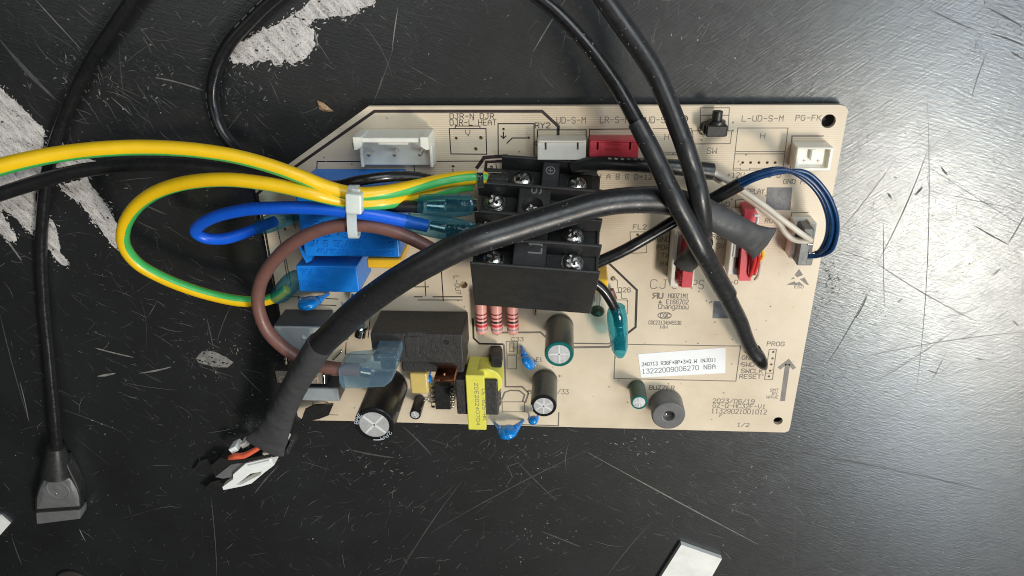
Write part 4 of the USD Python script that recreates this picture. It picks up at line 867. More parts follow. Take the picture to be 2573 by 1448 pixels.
t = up(1680, 1046, 8.4); r = mm(42, t); o = (t[0], t[1], ZB + 0.2)
part(c, 'case', lathe([(r * 0.95, 0), (r, 0.4), (r, 7.4), (r * 0.95, 8.05), (r * 0.9, 8.2), (r * 0.42, 8.25), (r * 0.36, 8.1), (r * 0.30, 6.4), (0.02, 6.3)], o, n=56), 'usb_face', 25)
part(c, 'hole_floor', lathe([(r * 0.33, 6.31), (r * 0.20, 6.36), (0.02, 6.34)], o, n=24), 'hole')
part(c, 'bead', ellipsoid((t[0] - 0.7, t[1] - 0.4, ZB + 6.7), (0.45, 0.4, 0.35), 0, 2), 'bright_metal', True)
# solder eyes and jumper wires among the components
for px, py in ((1350, 360), (1262, 470), (1255, 540), (870, 850), (740, 1010), (1330, 985), (1480, 640), (1540, 700)):
    p = P(px, py); part(BRD, 'solder_joint', lathe([(0.9, 0), (0.6, 0.25), (0.25, 0.6), (0.02, 0.65)], p, n=14), 'solder', True)

for x0, y0, x1, y1 in ((862, 762, 884, 800), (1345, 742, 1346, 790), (838, 902, 860, 880), (1062, 1002, 1078, 1000)):
    a, c_ = P(x0, y0), P(x1, y1)
    part(BRD, 'jumper_wire', tube(spline([(a[0], a[1], ZB - 1.9, .28, 1), (a[0], a[1], ZB + 0.5, .28, 1), (*(a + (c_ - a) * .12)[:2], ZB + 0.75, .28, 1), (*(a + (c_ - a) * .88)[:2], ZB + 0.75, .28, 1), (c_[0], c_[1], ZB + 0.5, .28, 1), (c_[0], c_[1], ZB - 1.9, .28, 1)], 26), 8), 'bright_metal', True)
vias = [trimesh.creation.cylinder(0.28, 0.03, sections=10, transform=trimesh.transformations.translation_matrix((*B(nrs.uniform(760, 1960), nrs.uniform(300, 1050)), ZB + 0.012))) for _ in range(70)]
part(SUB, 'via_dots', cat_(*vias), 'ink_grey', False, kind='stuff')
V = []
for _ in range(160):
    p = P(nrs.uniform(760, 2040), nrs.uniform(280, 1070)); s = nrs.uniform(0.06, 0.16); m = trimesh.creation.icosphere(subdivisions=1); m.apply_scale((s * nrs.uniform(.7, 2.5), s, s * .6)); m.apply_transform(trimesh.transformations.rotation_matrix(nrs.uniform(0, 3), (0, 0, 1))); m.apply_translation(p + (0, 0, s * .3)); V.append(m)
part(BRD, 'dust_specks', cat_(*V), 'crumb', True, kind='stuff')

# ------------------------------------------------------------------ terminal block, tipped up on its narrow end
TH, AN = math.radians(52), -0.07
tu = np.array([math.cos(AN), math.sin(AN), 0]); td = np.array([math.sin(AN), -math.cos(AN), 0])
tv = td * math.cos(TH) + np.array([0, 0, math.sin(TH)]); tw = -td * math.sin(TH) + np.array([0, 0, math.cos(TH)])
TO = P(1345, 675, ZB + 34)
def tl(px, py, w=0.0):
    """local (u, v) on the block's face plane w for a pixel"""
    d = ROT @ np.array([(px - 1286.5) / FPX, -(py - 724) / FPX, -1.0]); q = CAM + d * (((TO + w * tw - CAM) @ tw) / (d @ tw)) - TO
    return float(q @ tu), float(q @ tv)
def tp_(u, v, w): return TO + tu * u + tv * v + tw * w
AX = np.array([tu, tv, tw])
def lbox(u0, u1, v0, v1, w0, w1, r=0.3, soft=False):
    return obox(tp_((u0 + u1) / 2, (v0 + v1) / 2, (w0 + w1) / 2), AX, (abs(u1 - u0) / 2, abs(v1 - v0) / 2, abs(w1 - w0) / 2), r, soft)
TBK = thing('terminal_block', 'black screw terminal block with four rows marked L1 and S, tipped up over the board', 'terminal block', tp_(0, -18, -10))
uL, uR = tl(1180, 664)[0], tl(1508, 690)[0]
VB = [tl(1345, y)[1] for y in (397, 467, 540, 605)]
rows = [(VB[0] + 0.6, VB[1] - 0.5, uL + 5.6, uR - 1.6, 'earth'), (VB[1] + 0.5, VB[2] - 0.5, uL - 0.6, uR - 0.2, 'S'), (VB[2] + 0.5, VB[3] - 0.5, uL - 0.6, uR + 0.1, 'N'), (VB[3] + 0.5, -0.9, uL, uR + 0.2, 'L1')]
part(TBK, 'end_wall', lbox(uL, uR, -0.95, 0.0, -28.5, 0.0, 0.4, True), 'black_moulding')
part(TBK, 'body', cat_(lbox(uL + 0.8, uR - 0.5, VB[0], -17.2, -8.3, -6.5, 0.4), lbox(uL + 0.6, uR - 0.4, -17.4, -0.9, -14, -6.5, 0.4)), 'black_moulding')
part(TBK, 'side_wall', lbox(uL + 0.1, uL + 1.1, -17, -0.9, -18, -5.6, 0.3), 'black_moulding')
part(TBK, 'side_wall', lbox(uR - 1.0, uR - 0.05, -17, -0.9, -18, -5.6, 0.3), 'black_moulding')
for v, (_, _, a, b, _) in zip(VB, rows):
    part(TBK, 'barrier', lbox(a, b, v - 0.55, v + 0.55, -7, 0.0, 0.35, True), 'black_moulding')
def llet(t, px0, px1, py0, py1, w, sw, rot=False):
    """lettering on a label strip, turned a quarter so that it reads down the block"""
    u0, v0 = tl(px0, py0, w); u1, v1 = tl(px1, py1, w)
    if rot: g = letters(t, (u1, -v1), (0, v1 - v0), (-(u1 - u0), 0), sw)
    else: g = letters(t, (u0, -v1), (u1 - u0, 0), (0, v1 - v0), sw)
    m = prism(g, 0, 0.12); q = m.vertices
    m.vertices = np.array([tp_(x, -y, w + zz) for x, y, zz in q]); m.invert(); return m
SCR = [(1314, 443), (1450, 455), (1243, 498), (1338, 522), (1231, 562), (1441, 584), (1239, 642), (1439, 650)]
for i, (v0, v1, a, b, nm) in enumerate(rows):
    c0, c1 = tl(1304 if i else 1359, 480, -1)[0], tl(1384 if i else 1402, 480, -1)[0]
    st = lbox(c0, c1, v0 - 0.1, v1 + 0.1, -7, -0.8, 0.3)
    if nm == 'S':
        u, v = tl(1338, 524, -3); st = diff(st, cyl(tp_(u, v + 0.4, -6), tp_(u, v + 0.4, 2), 3.1, n=28))
    ST = part(TBK, 'label_strip', st, 'black_moulding')
    if nm == 'S': part(ST, 'moulded_letter', llet('S', 1337, 1359, 470, 487, -0.8, 0.42, True), 'moulded_letter', False)
    if nm == 'L1': part(ST, 'moulded_letter', llet('L1', 1330, 1360, 607, 637, -0.8, 0.45, True), 'moulded_letter', False)
    if nm == 'earth':
        u, v = tl(1383, 429, -0.8)
        g = Point(0, 0).buffer(1.45, 16).difference(Point(0, 0).buffer(1.12, 16)).union(LineString([(0, 0.7), (0, -0.7)]).buffer(0.15)).union(LineString([(-0.6, 0), (0.6, 0)]).buffer(0.15))
        m = prism(g, 0, 0.12); m.vertices = np.array([tp_(u + x, v - y, -0.8 + zz) for x, y, zz in m.vertices]); m.invert(); part(ST, 'moulded_mark', m, 'moulded_letter', False)
    part(TBK, 'clamp_plate', lbox(a + 1.2, c0 - 0.2, v0 + 0.3, v1 - 0.3, -6.6, -6.1, 0.1), 'black_plastic')
    part(TBK, 'clamp_plate', lbox(c1 + 0.2, b - 1.2, v0 + 0.3, v1 - 0.3, -6.6, -6.1, 0.1), 'black_plastic')
for k, (px, py) in enumerate(SCR):
    wh = -4.0 if k != 3 else -4.6
    u, v = tl(px, py + 4, wh); r = 2.75
    head = lathe([(r * 0.9, 0), (r, 0.3), (r, 1.0), (r * 0.86, 1.5), (r * 0.5, 1.85), (0.02, 1.95)], tp_(u, v, wh - 1.6), tw, 32)
    a = nrs.uniform(0, 1.5); cuts = []
    for da in (0, math.pi / 2):
        d = tu * math.cos(a + da) + tv * math.sin(a + da); n = np.cross(tw, d)
        cuts.append(obox(tp_(u, v, wh + 0.15), (d, n, tw), (r * 0.62, 0.42, 0.75), 0.05))
    SC = part(TBK, 'screw', diff(head, *cuts), 'screw_metal')
    part(SC, 'shank', cyl(tp_(u, v, wh - 5), tp_(u, v, wh - 1.6), 1.4, n=16), 'screw_metal')
    part(SC, 'washer', lathe([(1.5, 0), (3.2, 0), (3.2, 0.35), (1.5, 0.35)], tp_(u, v, wh - 2.0), tw, 28), 'screw_metal')

# ------------------------------------------------------------------ cables
def boot(parent, spec, look, n=40, name='crimp_sleeve', label=None):
    q = spline(path(spec), n); return part(parent, name, tube(q, 24), look, 40, label)

# black mains leads that run in from the left, under the earth wires
J = thing('black_lead', 'plain black lead entering at the left edge under the upper yellow and green wire', 'cable', P(300, 410, zc(6)))
part(J, 'jacket', cable([(-60, 506, 8, 37), (0, 488, 8, 37), (100, 456, 8, 37), (200, 430, 9, 36), (300, 417, 10, 35), (400, 413, 12, 34), (500, 418, 15, 33), (600, 432, 18, 33), (700, 455, 22, 32), (780, 482, 26, 32), (860, 500, 29, 32), (960, 515, 31, 31), (1060, 520, 32, 31)], 110)[0], 'black_cable')
boot(J, [(1052, 512, 32, 44), (1070, 514, 32, 52), (1110, 517, 32.5, 58), (1150, 517, 33, 58), (1185, 515, 33, 50)], 'dark_boot')
part(J, 'crimp_barrel', cyl(P(1075, 517, zc(32)), P(1120, 518, zc(32.5)), 1.5, 1.9), 'bright_metal')
part(J, 'lug', obox((P(1120, 518, zc(32.5)) + P(1200, 515, zc(32))) / 2, I3, (4.6, 1.9, 0.35), 0.2), 'bright_metal')
H = thing('looped_lead', 'black lead with faint print, looping down from the upper edge beside the flaked patch', 'cable', P(540, 220, zc(2)))
qs, qq = cable([(760, -60, 4, 38), (690, -5, 3.5, 36), (630, 50, 3, 35), (580, 105, 3, 34), (548, 165, 3, 33), (535, 225, 3, 33), (540, 280, 3.5, 32), (562, 335, 5, 31), (610, 388, 8, 31), (680, 428, 16, 31), (760, 455, 24, 31), (840, 468, 29, 28), (900, 455, 32, 27), (960, 446, 30, 27), (1030, 443, 24, 27), (1110, 458, 17, 28), (1150, 470, 12, 28)], 140)
part(H, 'jacket', qs, 'black_pvc')
V = []                                                             # faint printed dashes on its side
t, s, u = frames(qq)
for i in list(range(9, 24)) + list(range(44, 60)):
    if i % 3 == 2: continue
    seg = qq[i:i + 2].copy()
    V.append(tube(seg, arc=(np.full(2, 45.0), 6)))
part(H, 'printed_marks', cat_(*V), 'moulded_letter', False, kind='stuff')

# bare-coloured signal tube and its two white wires
D = thing('sleeved_cable', 'black sleeve behind the terminal block with two white wires leaving its end', 'cable', P(1640, 415, ZB + 8))
part(D, 'sleeve', cable([(1440, 418, 8, 34), (1500, 411, 11, 36), (1600, 415, 15, 38), (1700, 421, 14, 40), (1755, 427, 13, 42), (1790, 431, 12.5, 43)], 70)[0], 'black_sleeve')
for k in range(8):
    o = 1528 + k * 16
    part(D, 'printed_letter', tube(spline([(*P(o, 398 + k * .6, 16.2 + mm(18, P(o, 412, 15)) - 1.3), 0.25, 1), (*P(o + 8, 399 + k * .6, 16.2 + mm(18, P(o, 412, 15)) - 1.3), 0.25, 1)], 3), 6), 'moulded_letter')
part(D, 'white_wire', cable([(1775, 424, 13, 15), (1810, 444, 12.5, 15), (1860, 474, 13, 15), (1920, 517, 15, 15), (1970, 556, 16, 15), (2010, 585, 15, 15), (2038, 604, 13, 15)], 50, 12)[0], 'white_pvc')
part(D, 'white_wire', cable([(1775, 434, 12, 15), (1810, 455, 11, 15), (1860, 486, 11, 15), (1920, 530, 12, 15), (1955, 560, 12, 15), (1972, 584, 12, 15), (1992, 601, 12, 15), (2018, 606, 12.5, 15), (2040, 603, 12.5, 15)], 60, 12)[0], 'white_pvc')

# sensor lead with blue wires
C = thing('sensor_lead', 'slim black lead crossing under the slanting cables, blue wires arching to the grey plug', 'cable', P(1700, 550, ZB + 10))
part(C, 'jacket', cable([(1440, 690, 22, 30), (1505, 658, 21, 30), (1570, 628, 20, 30), (1640, 588, 18, 30), (1710, 546, 17, 31), (1780, 506, 17, 32), (1830, 479, 18, 34), (1862, 461, 19, 35)], 60)[0], 'black_pvc')
for k, (o1, o2, zz) in enumerate(((-9, -9, 1.2), (-3, 0, 2.4), (3, 7, 0.8), (8, 14, 2.0), (0, -4, 0.2))):
    part(C, 'blue_wire', cable([(1850 + o1 * 0.3, 466 + o1 * 0.9, 19, 11), (1900, 443 + o1 * 0.9, 21 + zz, 11), (1960, 429 + o1 * 0.6, 22 + zz, 11), (2020 + o2 * 0.2, 442 - o2 * .7, 22 + zz, 11), (2065 + o2 * 0.7, 487 - o2 * .5, 21 + zz, 11), (2088 + o2, 545, 19 + zz, 11), (2088 + o2, 590 + o2 * 0.3, 16 + zz, 11), (2076 + o2 * 0.8, 622 + o2 * 0.6, 13 + zz, 11), (2052, 640 + o1 * 0.5, 11, 11), (2030, 640 + o1 * 0.7, 9.5, 11)], 80, 10)[0], 'navy_pvc')
PG_ = part(C, 'grey_plug', topbox(2007, 604, 2032, 668, 9.5, 1.6), 'plug_grey', label='grey plug seated in the white header')
part(PG_, 'latch', topbox(2003, 650, 2042, 668, 7.5, 5), 'plug_grey'); part(PG_, 'latch', topbox(2018, 574, 2044, 603, 8.5, 2.0), 'plug_grey')
part(PG_, 'contact', topbox(2028, 612, 2044, 618, 9.8, 8), 'bright_metal'); part(PG_, 'contact', topbox(2030, 634, 2050, 639, 9.8, 8), 'bright_metal')

# thick sleeved harness with its plug
T = thing('thick_harness', 'thick black sleeved harness arching over the terminal block down to a white plug', 'cable', P(660, 1180, zc(0)))
part(T, 'sleeve', cable([(792, 880, 36.2, 64), (850, 826, 39.5, 68), (900, 778, 42, 70), (970, 724, 45, 71), (1060, 668, 47.5, 71), (1170, 616, 47, 71), (1290, 577, 42, 70), (1400, 543, 37.5, 68), (1510, 512, 34, 67), (1610, 502, 31, 67), (1690, 507, 29, 70), (1740, 522, 28, 70)], 140, 28)[0], 'black_sleeve')
part(T, 'shrink_tube', crumple(cable([(1690, 506, 29, 73), (1755, 528, 28, 73), (1820, 558, 27.5, 70, 0.8), (1872, 588, 25, 72, 0.55), (1905, 606, 23, 84, 0.35), (1921, 613, 22, 96, 0.22)], 60, 32)[0], 0.45, 0.22), 'grey_sleeve')
part(T, 'shrink_tube', crumple(cable([(666, 1124, 11, 104, 0.22), (679, 1100, 12.5, 88, 0.35), (700, 1055, 17, 70, 0.6), (730, 990, 24, 64, 0.85), (760, 935, 30, 67), (800, 873, 36.5, 70), (806, 866, 37, 70)], 90, 32)[0], 0.45, 0.2, 3), 'grey_sleeve')
def tpoly(pix, z0, z1): return prism([P(x, y, z1)[:2] for x, y in pix], z0, z1)
hl = P(690, 1160, zc(6)) - P(566, 1218, zc(6)); hl[2] = 0; LL = np.linalg.norm(hl); hx_ = hl / LL; hy2 = np.array([-hx_[1], hx_[0], 0]); hc = (P(690, 1160, zc(6)) + P(566, 1218, zc(6))) / 2
HAX = (hx_, hy2, (0, 0, 1.0))
def hb(u, v, z0, z1, hu, hv, r=0.35): return obox(np.array([*(hc + hx_ * u + hy2 * v)[:2], (z0 + z1) / 2]), HAX, (hu, hv, (z1 - z0) / 2), r, True)
white = tpoly([(559, 1224), (585.7, 1204.7), (585.7, 1193), (618, 1165), (681, 1151), (689, 1169), (663, 1189), (632, 1215), (609, 1222), (561, 1231.6)], 0.4, 6.2)
PLG = part(T, 'plug_housing', diff(white, prism([P(x, y, 6.2)[:2] for x, y in [(592, 1219), (630, 1190.5), (658, 1185), (654, 1193), (606, 1218)]], 2.4, 9.0)), 'white_plastic', label='white plastic plug housing with a dark slot')
part(PLG, 'slot_floor', prism([P(x, y, 6.2)[:2] for x, y in [(592, 1219), (630, 1190.5), (658, 1185), (654, 1193), (606, 1218)]], 2.41, 2.6), 'black_plastic')
part(PLG, 'rib', prism([P(x, y, 6.8)[:2] for x, y in [(622, 1171), (676, 1158), (679, 1164), (628, 1177)]], 6.1, 6.8), 'white_plastic')
part(T, 'plug_side', tpoly([(541, 1199), (580, 1168), (619, 1161), (586, 1192), (585, 1199), (560, 1203)], 0.3, 5.0), 'usb_face')
part(T, 'plug_shell', tpoly([(528, 1172), (552, 1152), (602, 1157), (718, 1133), (724, 1143), (684, 1149.5), (617, 1163), (578, 1167), (541, 1197)], 0.2, 5.4), 'black_plastic')
part(T, 'plug_shell', tpoly([(508, 1234), (530, 1212), (558, 1204), (584, 1201), (558, 1222)], 0.2, 3.0), 'black_plastic')
part(T, 'plug_clip', tpoly([(484, 1184), (500, 1160), (548, 1143), (552, 1150), (512, 1170)], 0.15, 1.6), 'black_plastic')
part(T, 'white_tab', obox((*P(585, 1134, zc(9))[:2], 6.0), HAX, (1.6, 1.2, 2.6), 0.3, True), 'white_plastic')
part(T, 'white_tab', obox((*P(612, 1122, zc(8))[:2], 5.2), HAX, (1.5, 1.0, 2.4), 0.3, True), 'grey_nylon')
part(T, 'white_tab', obox((*P(716, 1108, zc(9))[:2], 6.5), HAX, (0.5, 0.9, 2.0), 0.2), 'white_plastic')
part(T, 'orange_wire', cable([(578, 1150, 8, 13), (592, 1147, 9.5, 16), (612, 1145, 10, 16), (628, 1138, 10.5, 14), (650, 1125, 11, 13)], 20, 12)[0], 'orange_pvc')
part(T, 'white_wire', cable([(664, 1139, 8, 10), (676, 1136, 9, 10), (690, 1130, 10, 10), (692, 1115, 11, 10)], 16, 10)[0], 'white_pvc')
part(T, 'red_wire', cable([(700, 1136, 8, 10), (708, 1130, 9.5, 10), (706, 1115, 10.5, 10)], 16, 10)[0], 'red_pvc')

# two slanting black cables
A = thing('probe_cable', 'slanting black cable from the upper edge whose thin probe tip lies at the pin row', 'cable', P(1910, 915, ZB))
part(A, 'jacket', cable([(1250, -75, 22, 35), (1330, -22, 24, 35), (1400, 32, 26, 36), (1480, 118, 28, 37), (1550, 215, 30, 39), (1590, 285, 32, 40), (1608, 320, 33, 41), (1640, 385, 36, 40)], 70)[0], 'black_pvc')
part(A, 'sleeve', cable([(1600, 306, 33, 47), (1622, 348, 35, 48), (1660, 425, 36, 49), (1690, 488, 38.5, 50), (1720, 545, 38.5, 51), (1760, 622, 38, 50), (1795, 685, 31, 49), (1828, 742, 25, 48)], 60)[0], 'black_sleeve')
part(A, 'sleeve_end', cable([(1815, 720, 26, 42), (1836, 763, 22, 42), (1858, 806, 17, 40), (1876, 850, 13, 36), (1890, 880, 11, 34), (1903, 896, 10, 36)], 40)[0], 'black_sleeve')
part(A, 'probe_tip', cable([(1896, 878, 10.2, 30), (1905, 896, 9.2, 34), (1914, 912, 8.0, 30), (1921, 924, 7.0, 16)], 24)[0], 'black_pvc')
Bc = thing('signal_cable', 'slanting black cable right of the probe cable, ending at the red plug', 'cable', P(1720, 670, ZB + 10))
part(Bc, 'sleeve', cable([(1470, -75, 22, 50), (1510, -15, 23, 51), (1550, 42, 24, 52), (1605, 120, 26, 52), (1650, 195, 28, 51), (1690, 285, 32, 50), (1718, 360, 36, 50), (1740, 425, 36, 50), (1756, 485, 38, 50), (1764, 530, 37, 48), (1768, 575, 34, 44), (1760, 612, 27, 42)], 110)[0], 'black_sleeve')
part(Bc, 'flared_end', crumple(cable([(1769, 570, 33, 40), (1764, 600, 28, 42), (1748, 630, 22, 50, 0.8), (1730, 655, 18, 56, 0.6), (1716, 672, 16, 54, 0.35)], 40, 24)[0], 0.4, 0.25, 6), 'grey_sleeve')
part(Bc, 'tie_knot', ellipsoid(P(1783, 610, zc(26)), (1.0, 1.6, 1.6)), 'black_plastic', True)
for k, (x, lk) in enumerate(((1712, 'black_pvc'), (1719, 'red_pvc'), (1727, 'black_pvc'), (1735, 'red_pvc'))):
    part(Bc, 'inner_wire', cable([(1748, 632, 22, 10), (x + 8, 655, 18, 10), (x, 668, 14, 10), (x + 1, 680, 11, 10)], 16, 10)[0], lk)

# short lead with the teal end cap
F = thing('capped_lead', 'short glossy black lead ending in a long teal sleeve right of the terminal block', 'cable', P(1556, 890, ZB))
part(F, 'jacket', cable([(1440, 690, 24, 25), (1475, 700, 24, 25), (1510, 722, 23, 25), (1535, 755, 22, 25), (1550, 790, 20, 25), (1554, 815, 18.5, 24)], 40)[0], 'black_pvc')
boot(F, [(1553, 769, 20.5, 36), (1550, 785, 20.3, 48), (1552, 815, 19, 51), (1555, 850, 16, 46), (1557, 875, 13.5, 40), (1558, 890, 12, 26)], 'teal_boot', label='long translucent teal sleeve')
part(F, 'crimp_barrel', cyl(P(1555, 815, zc(18)), P(1558, 842, zc(16)), 1.5, 1.8), 'bright_metal')
part(F, 'lug', obox(P(1558, 862, zc(14)), I3, (1.9, 2.8, 0.3), 0.2), 'bright_metal')

# blue wire
BW = thing('blue_wire', 'bright blue insulated wire making a flat loop on the left of the cable tie', 'wire', P(490, 580, zc(12)))
part(BW, 'insulation', cable([(1075, 568, 34, 33), (1030, 558, 35, 33), (960, 544, 37, 33), (890, 534, 38.5, 33), (800, 523, 37, 33), (700, 523, 34, 33), (620, 527, 30, 32), (550, 542, 25, 31), (502, 566, 20, 30), (492, 585, 17, 29), (515, 599, 14.5, 29), (560, 601, 13, 29), (610, 588, 12.5, 29), (660, 568, 13, 28), (690, 556, 14, 27)], 130)[0], 'blue_pvc')
boot(BW, [(650, 573, 13, 36), (668, 566, 13, 44), (700, 553, 14, 46), (735, 540, 15, 42), (760, 530, 16, 30)], 'dark_boot')
boot(BW, [(1022, 556, 35, 42), (1045, 561, 34.6, 50), (1085, 568, 34.5, 58), (1130, 576, 34.5, 60), (1170, 582, 34.5, 58), (1192, 585, 34.5, 50)], 'dark_boot', label='translucent crimp sleeve at the terminal block')
part(BW, 'crimp_barrel', cyl(P(1082, 566, zc(35.5)), P(1122, 573, zc(36)), 1.4, 1.7), 'bright_metal')
part(BW, 'lug', obox((P(1120, 574, zc(35)) + P(1200, 586, zc(35))) / 2, I3, (4.6, 2.0, 0.35), 0.2), 'bright_metal')

# brown wire
BR = thing('brown_wire', 'brown insulated wire curving round the left of the board into a clear blue sleeve', 'wire', P(650, 740, zc(10)))
part(BR, 'insulation', cable([(1110, 640, 36, 34), (1050, 607, 36.5, 34), (990, 582, 37, 34), (920, 567, 37, 34), (850, 567, 36, 34), (780, 587, 34, 34), (715, 628, 31, 34), (670, 680, 28, 34), (650, 735, 26, 33), (652, 785, 25, 33), (675, 835, 24.5, 33), (715, 875, 25, 33), (765, 905, 26, 34), (820, 922, 27, 34), (870, 928, 27.5, 34), (905, 930, 27.5, 33)], 130)[0], 'brown_pvc')
poly = [(858, 912), (872, 902), (920, 898), (934, 890), (948, 873), (1003, 872), (1006, 890), (998, 925), (988, 945), (972, 958), (930, 960), (868, 963), (860, 950)]
bt = prism(Polygon([P(x, y, 24)[:2] for x, y in poly]).buffer(-0.3).buffer(0.3), 19.6, 27.4)
m = m3.Manifold(m3.Mesh(np.asarray(bt.vertices, np.float32), np.asarray(bt.faces, np.uint32))).refine_to_length(0.7).to_mesh()
bt = trimesh.Trimesh(m.vert_properties[:, :3], m.tri_verts); trimesh.smoothing.filter_taubin(bt, iterations=12)
part(BR, 'flag_sleeve', bt, 'blue_boot', True, label='clear blue flag-shaped sleeve on the relay tab')
part(BR, 'crimp_barrel', cyl(P(908, 934, zc(27.5)), P(935, 937, zc(27.5)), 1.7, 2.0), 'bright_metal')
part(BR, 'lug', obox(P(962, 938, zc(27.0)), I3, (3.3, 1.2, 0.4), 0.3), 'bright_metal')
part(BR, 'lug', obox(P(975, 905, zc(26.5)), I3, (2.6, 3.4, 0.5), 0.3), 'bright_metal')

# earth wires
def earth(name, label, spec, ang, n=150, hw=33):
    w = thing(name, label, 'wire', P(*spec[len(spec) // 2][:2], spec[len(spec) // 2][2]), None)
    q = spline(path(spec), n)
    I = part(w, 'insulation', tube(q, 24), 'yellow_pvc', True)
    tt = np.linspace(0, 1, n); ca = np.interp(tt, [a for a, _ in ang], [b for _, b in ang])
    part(I, 'green_stripe', tube(q, arc=(ca, hw)), 'green_pvc', True)
    return w
E1 = earth('earth_wire', 'upper yellow and green wire running in from the left edge to the cable tie', [(-90, 448, 60, 46), (0, 420, 58, 44), (90, 398, 55, 42), (180, 383, 52, 40.5), (270, 374, 50, 39.5), (350, 371, 48, 39), (430, 373, 47, 38), (510, 380, 46, 37.5), (590, 393, 45, 37), (670, 414, 44, 36.5), (750, 442, 43, 36), (820, 470, 40, 36), (870, 484, 38, 36), (915, 488, 37, 36), (970, 483, 34, 36), (1040, 470, 27, 36), (1100, 457, 21, 36), (1160, 448, 17.5, 36), (1205, 446, 16, 34), (1222, 448, 15.5, 30)],
           [(0, 22), (0.25, 25), (0.42, 30), (0.55, 42), (0.66, 30), (0.74, 55), (0.85, 95), (1, 120)], hw=30)
part(E1, 'lug', obox(P(1208, 448, 16), I3, (1.0, 2.3, 2.0), 0.2), 'bright_metal')
part(E1, 'lug', obox(P(1240, 450, 14), I3, (4.5, 2.0, 0.4), 0.2), 'bright_metal')
E2 = earth('earth_wire', 'yellow and green wire making the big loop left of the board into a teal sleeve', [(1190, 466, 13, 30), (1160, 468, 13.5, 33), (1105, 480, 17, 34), (1040, 496, 25, 36), (970, 508, 34, 36), (915, 511, 37, 36), (860, 504, 38, 36), (790, 488, 42.5, 36), (720, 471, 43, 36), (650, 459, 43, 36), (580, 452, 42, 36), (510, 454, 40, 36), (440, 466, 37, 36), (380, 490, 34, 35), (335, 528, 31, 34), (311, 575, 28, 33), (313, 620, 25, 32), (345, 662, 22, 31), (400, 695, 19, 30), (470, 724, 17, 29), (540, 745, 15, 28), (605, 757, 14, 28), (660, 757, 13, 27), (700, 743, 13, 27), (722, 725, 13, 26)],
           [(0, 100), (0.15, 125), (0.3, 172), (0.5, 175), (0.66, 165), (0.78, 155), (0.9, 150), (1, 140)], 170, 36)
boot(E2, [(690, 752, 13, 30), (702, 742, 13, 44), (718, 726, 13.5, 50), (735, 706, 14, 48), (748, 692, 14.5, 34)], 'dark_boot', label='translucent teal crimp sleeve at the board edge')

# cable tie round the bundle
TI = thing('cable_tie', 'milky white cable tie cinching the yellow, blue and brown wires', 'cable tie', P(890, 520, zc(36)))
a = P(886, 470, zc(38)); b = P(880, 590, zc(36)); cy = (a[1] + b[1]) / 2; hy = (a[1] - b[1]) / 2 + 0.4; cz = 31.1; hz = 2.9; xc = P(884, 520, zc(40))[0]
def ring_strap(w, y0, hy, z0, hz, th=0.55, e=2.6):
    o_ = [(y0 + hy * abs(math.cos(t)) ** (2 / e) * np.sign(math.cos(t)), z0 + hz * abs(math.sin(t)) ** (2 / e) * np.sign(math.sin(t))) for t in np.linspace(0, 2 * math.pi, 65)[:-1]]
    g = Polygon(o_); g = g.difference(g.buffer(-th)); m = prism(g, -w / 2, w / 2)
    v = m.vertices; m.vertices = np.c_[v[:, 2], v[:, 0], v[:, 1]]; return m
st = ring_strap(2.75, cy, hy, cz, hz); st.vertices[:, 0] += xc + (st.vertices[:, 1] - cy) * 0.10
part(TI, 'strap', st, 'tie_nylon')
hx = np.array([math.cos(0.1), -math.sin(0.1) * -1 * -1, 0]); hy_ = np.array([math.sin(0.1), math.cos(0.1), 0])
part(TI, 'head', obox(P(891, 509, zc(43.2)), (hx, hy_, (0, 0, 1)), (2.25, 2.9, 1.7), 0.55, True), 'tie_nylon')
part(TI, 'strap_tail', obox(P(894, 482, zc(42.0)), (hx, hy_, (0, 0, 1)), (1.25, 0.9, 0.5), 0.2), 'tie_nylon')

# cable with the moulded plug on the left
U = thing('charging_cable', 'long black cable down the left side ending in a flat moulded plug', 'cable', P(145, 1240, 0))
part(U, 'jacket', cable([(395, -80, 4, 33), (350, -25, 3.5, 33), (302, 45, 3, 32), (248, 125, 2.6, 32), (198, 215, 2.4, 31), (160, 300, 2.3, 31), (132, 385, 2.3, 30), (114, 470, 2.2, 30), (106, 550, 2.1, 29), (103, 640, 2.1, 29), (107, 730, 2.1, 29), (115, 830, 2.4, 28), (125, 930, 3.2, 28), (135, 1030, 4.2, 28), (142, 1110, 5.0, 28), (144, 1150, 5.0, 28)], 130)[0], 'black_pvc')
part(U, 'strain_relief', cable([(141, 1122, 5.0, 40), (142, 1140, 5.0, 50), (143, 1160, 4.8, 62), (144, 1185, 4.6, 74)], 24)[0], 'black_plastic')
oc = P(146, 1225, 7)
head = [(128, 1150), (160, 1150), (176, 1190), (196, 1222), (204, 1245), (204, 1276), (90, 1283), (90, 1252), (98, 1228), (118, 1192)]
ball = lambda x, y, z, r: P(x, y, z) + _ICO * r
ol = [(127, 1156), (162, 1156), (180, 1196), (194, 1224), (199, 1248), (199, 1274), (95, 1280), (95, 1254), (101, 1228), (114, 1196)]
HP = part(U, 'plug_body', hullof(np.vstack([ball(x, y, 5.2, 0.9) for x, y in ol] + [[[*P(x, y, 5.2)[:2], 0.4]] for x, y in ol])), 'black_plastic', 50)
face = [(146, 1180), (162, 1189), (179, 1207), (191, 1228), (197, 1250), (198, 1270), (95, 1277), (96, 1252), (102, 1229), (114, 1206), (130, 1188)]
fc = P(146, 1238, 7.4)
FA = part(U, 'plug_face', hullof(np.vstack([ball(x, y, 5.9, 0.35) for x, y in face] + [[P(x, y, 7.0) + (fc - P(x, y, 7.0)) * 0.22] for x, y in face])), 'usb_face', 40)
p = P(145, 1232, 7.2); r = mm(31, p)
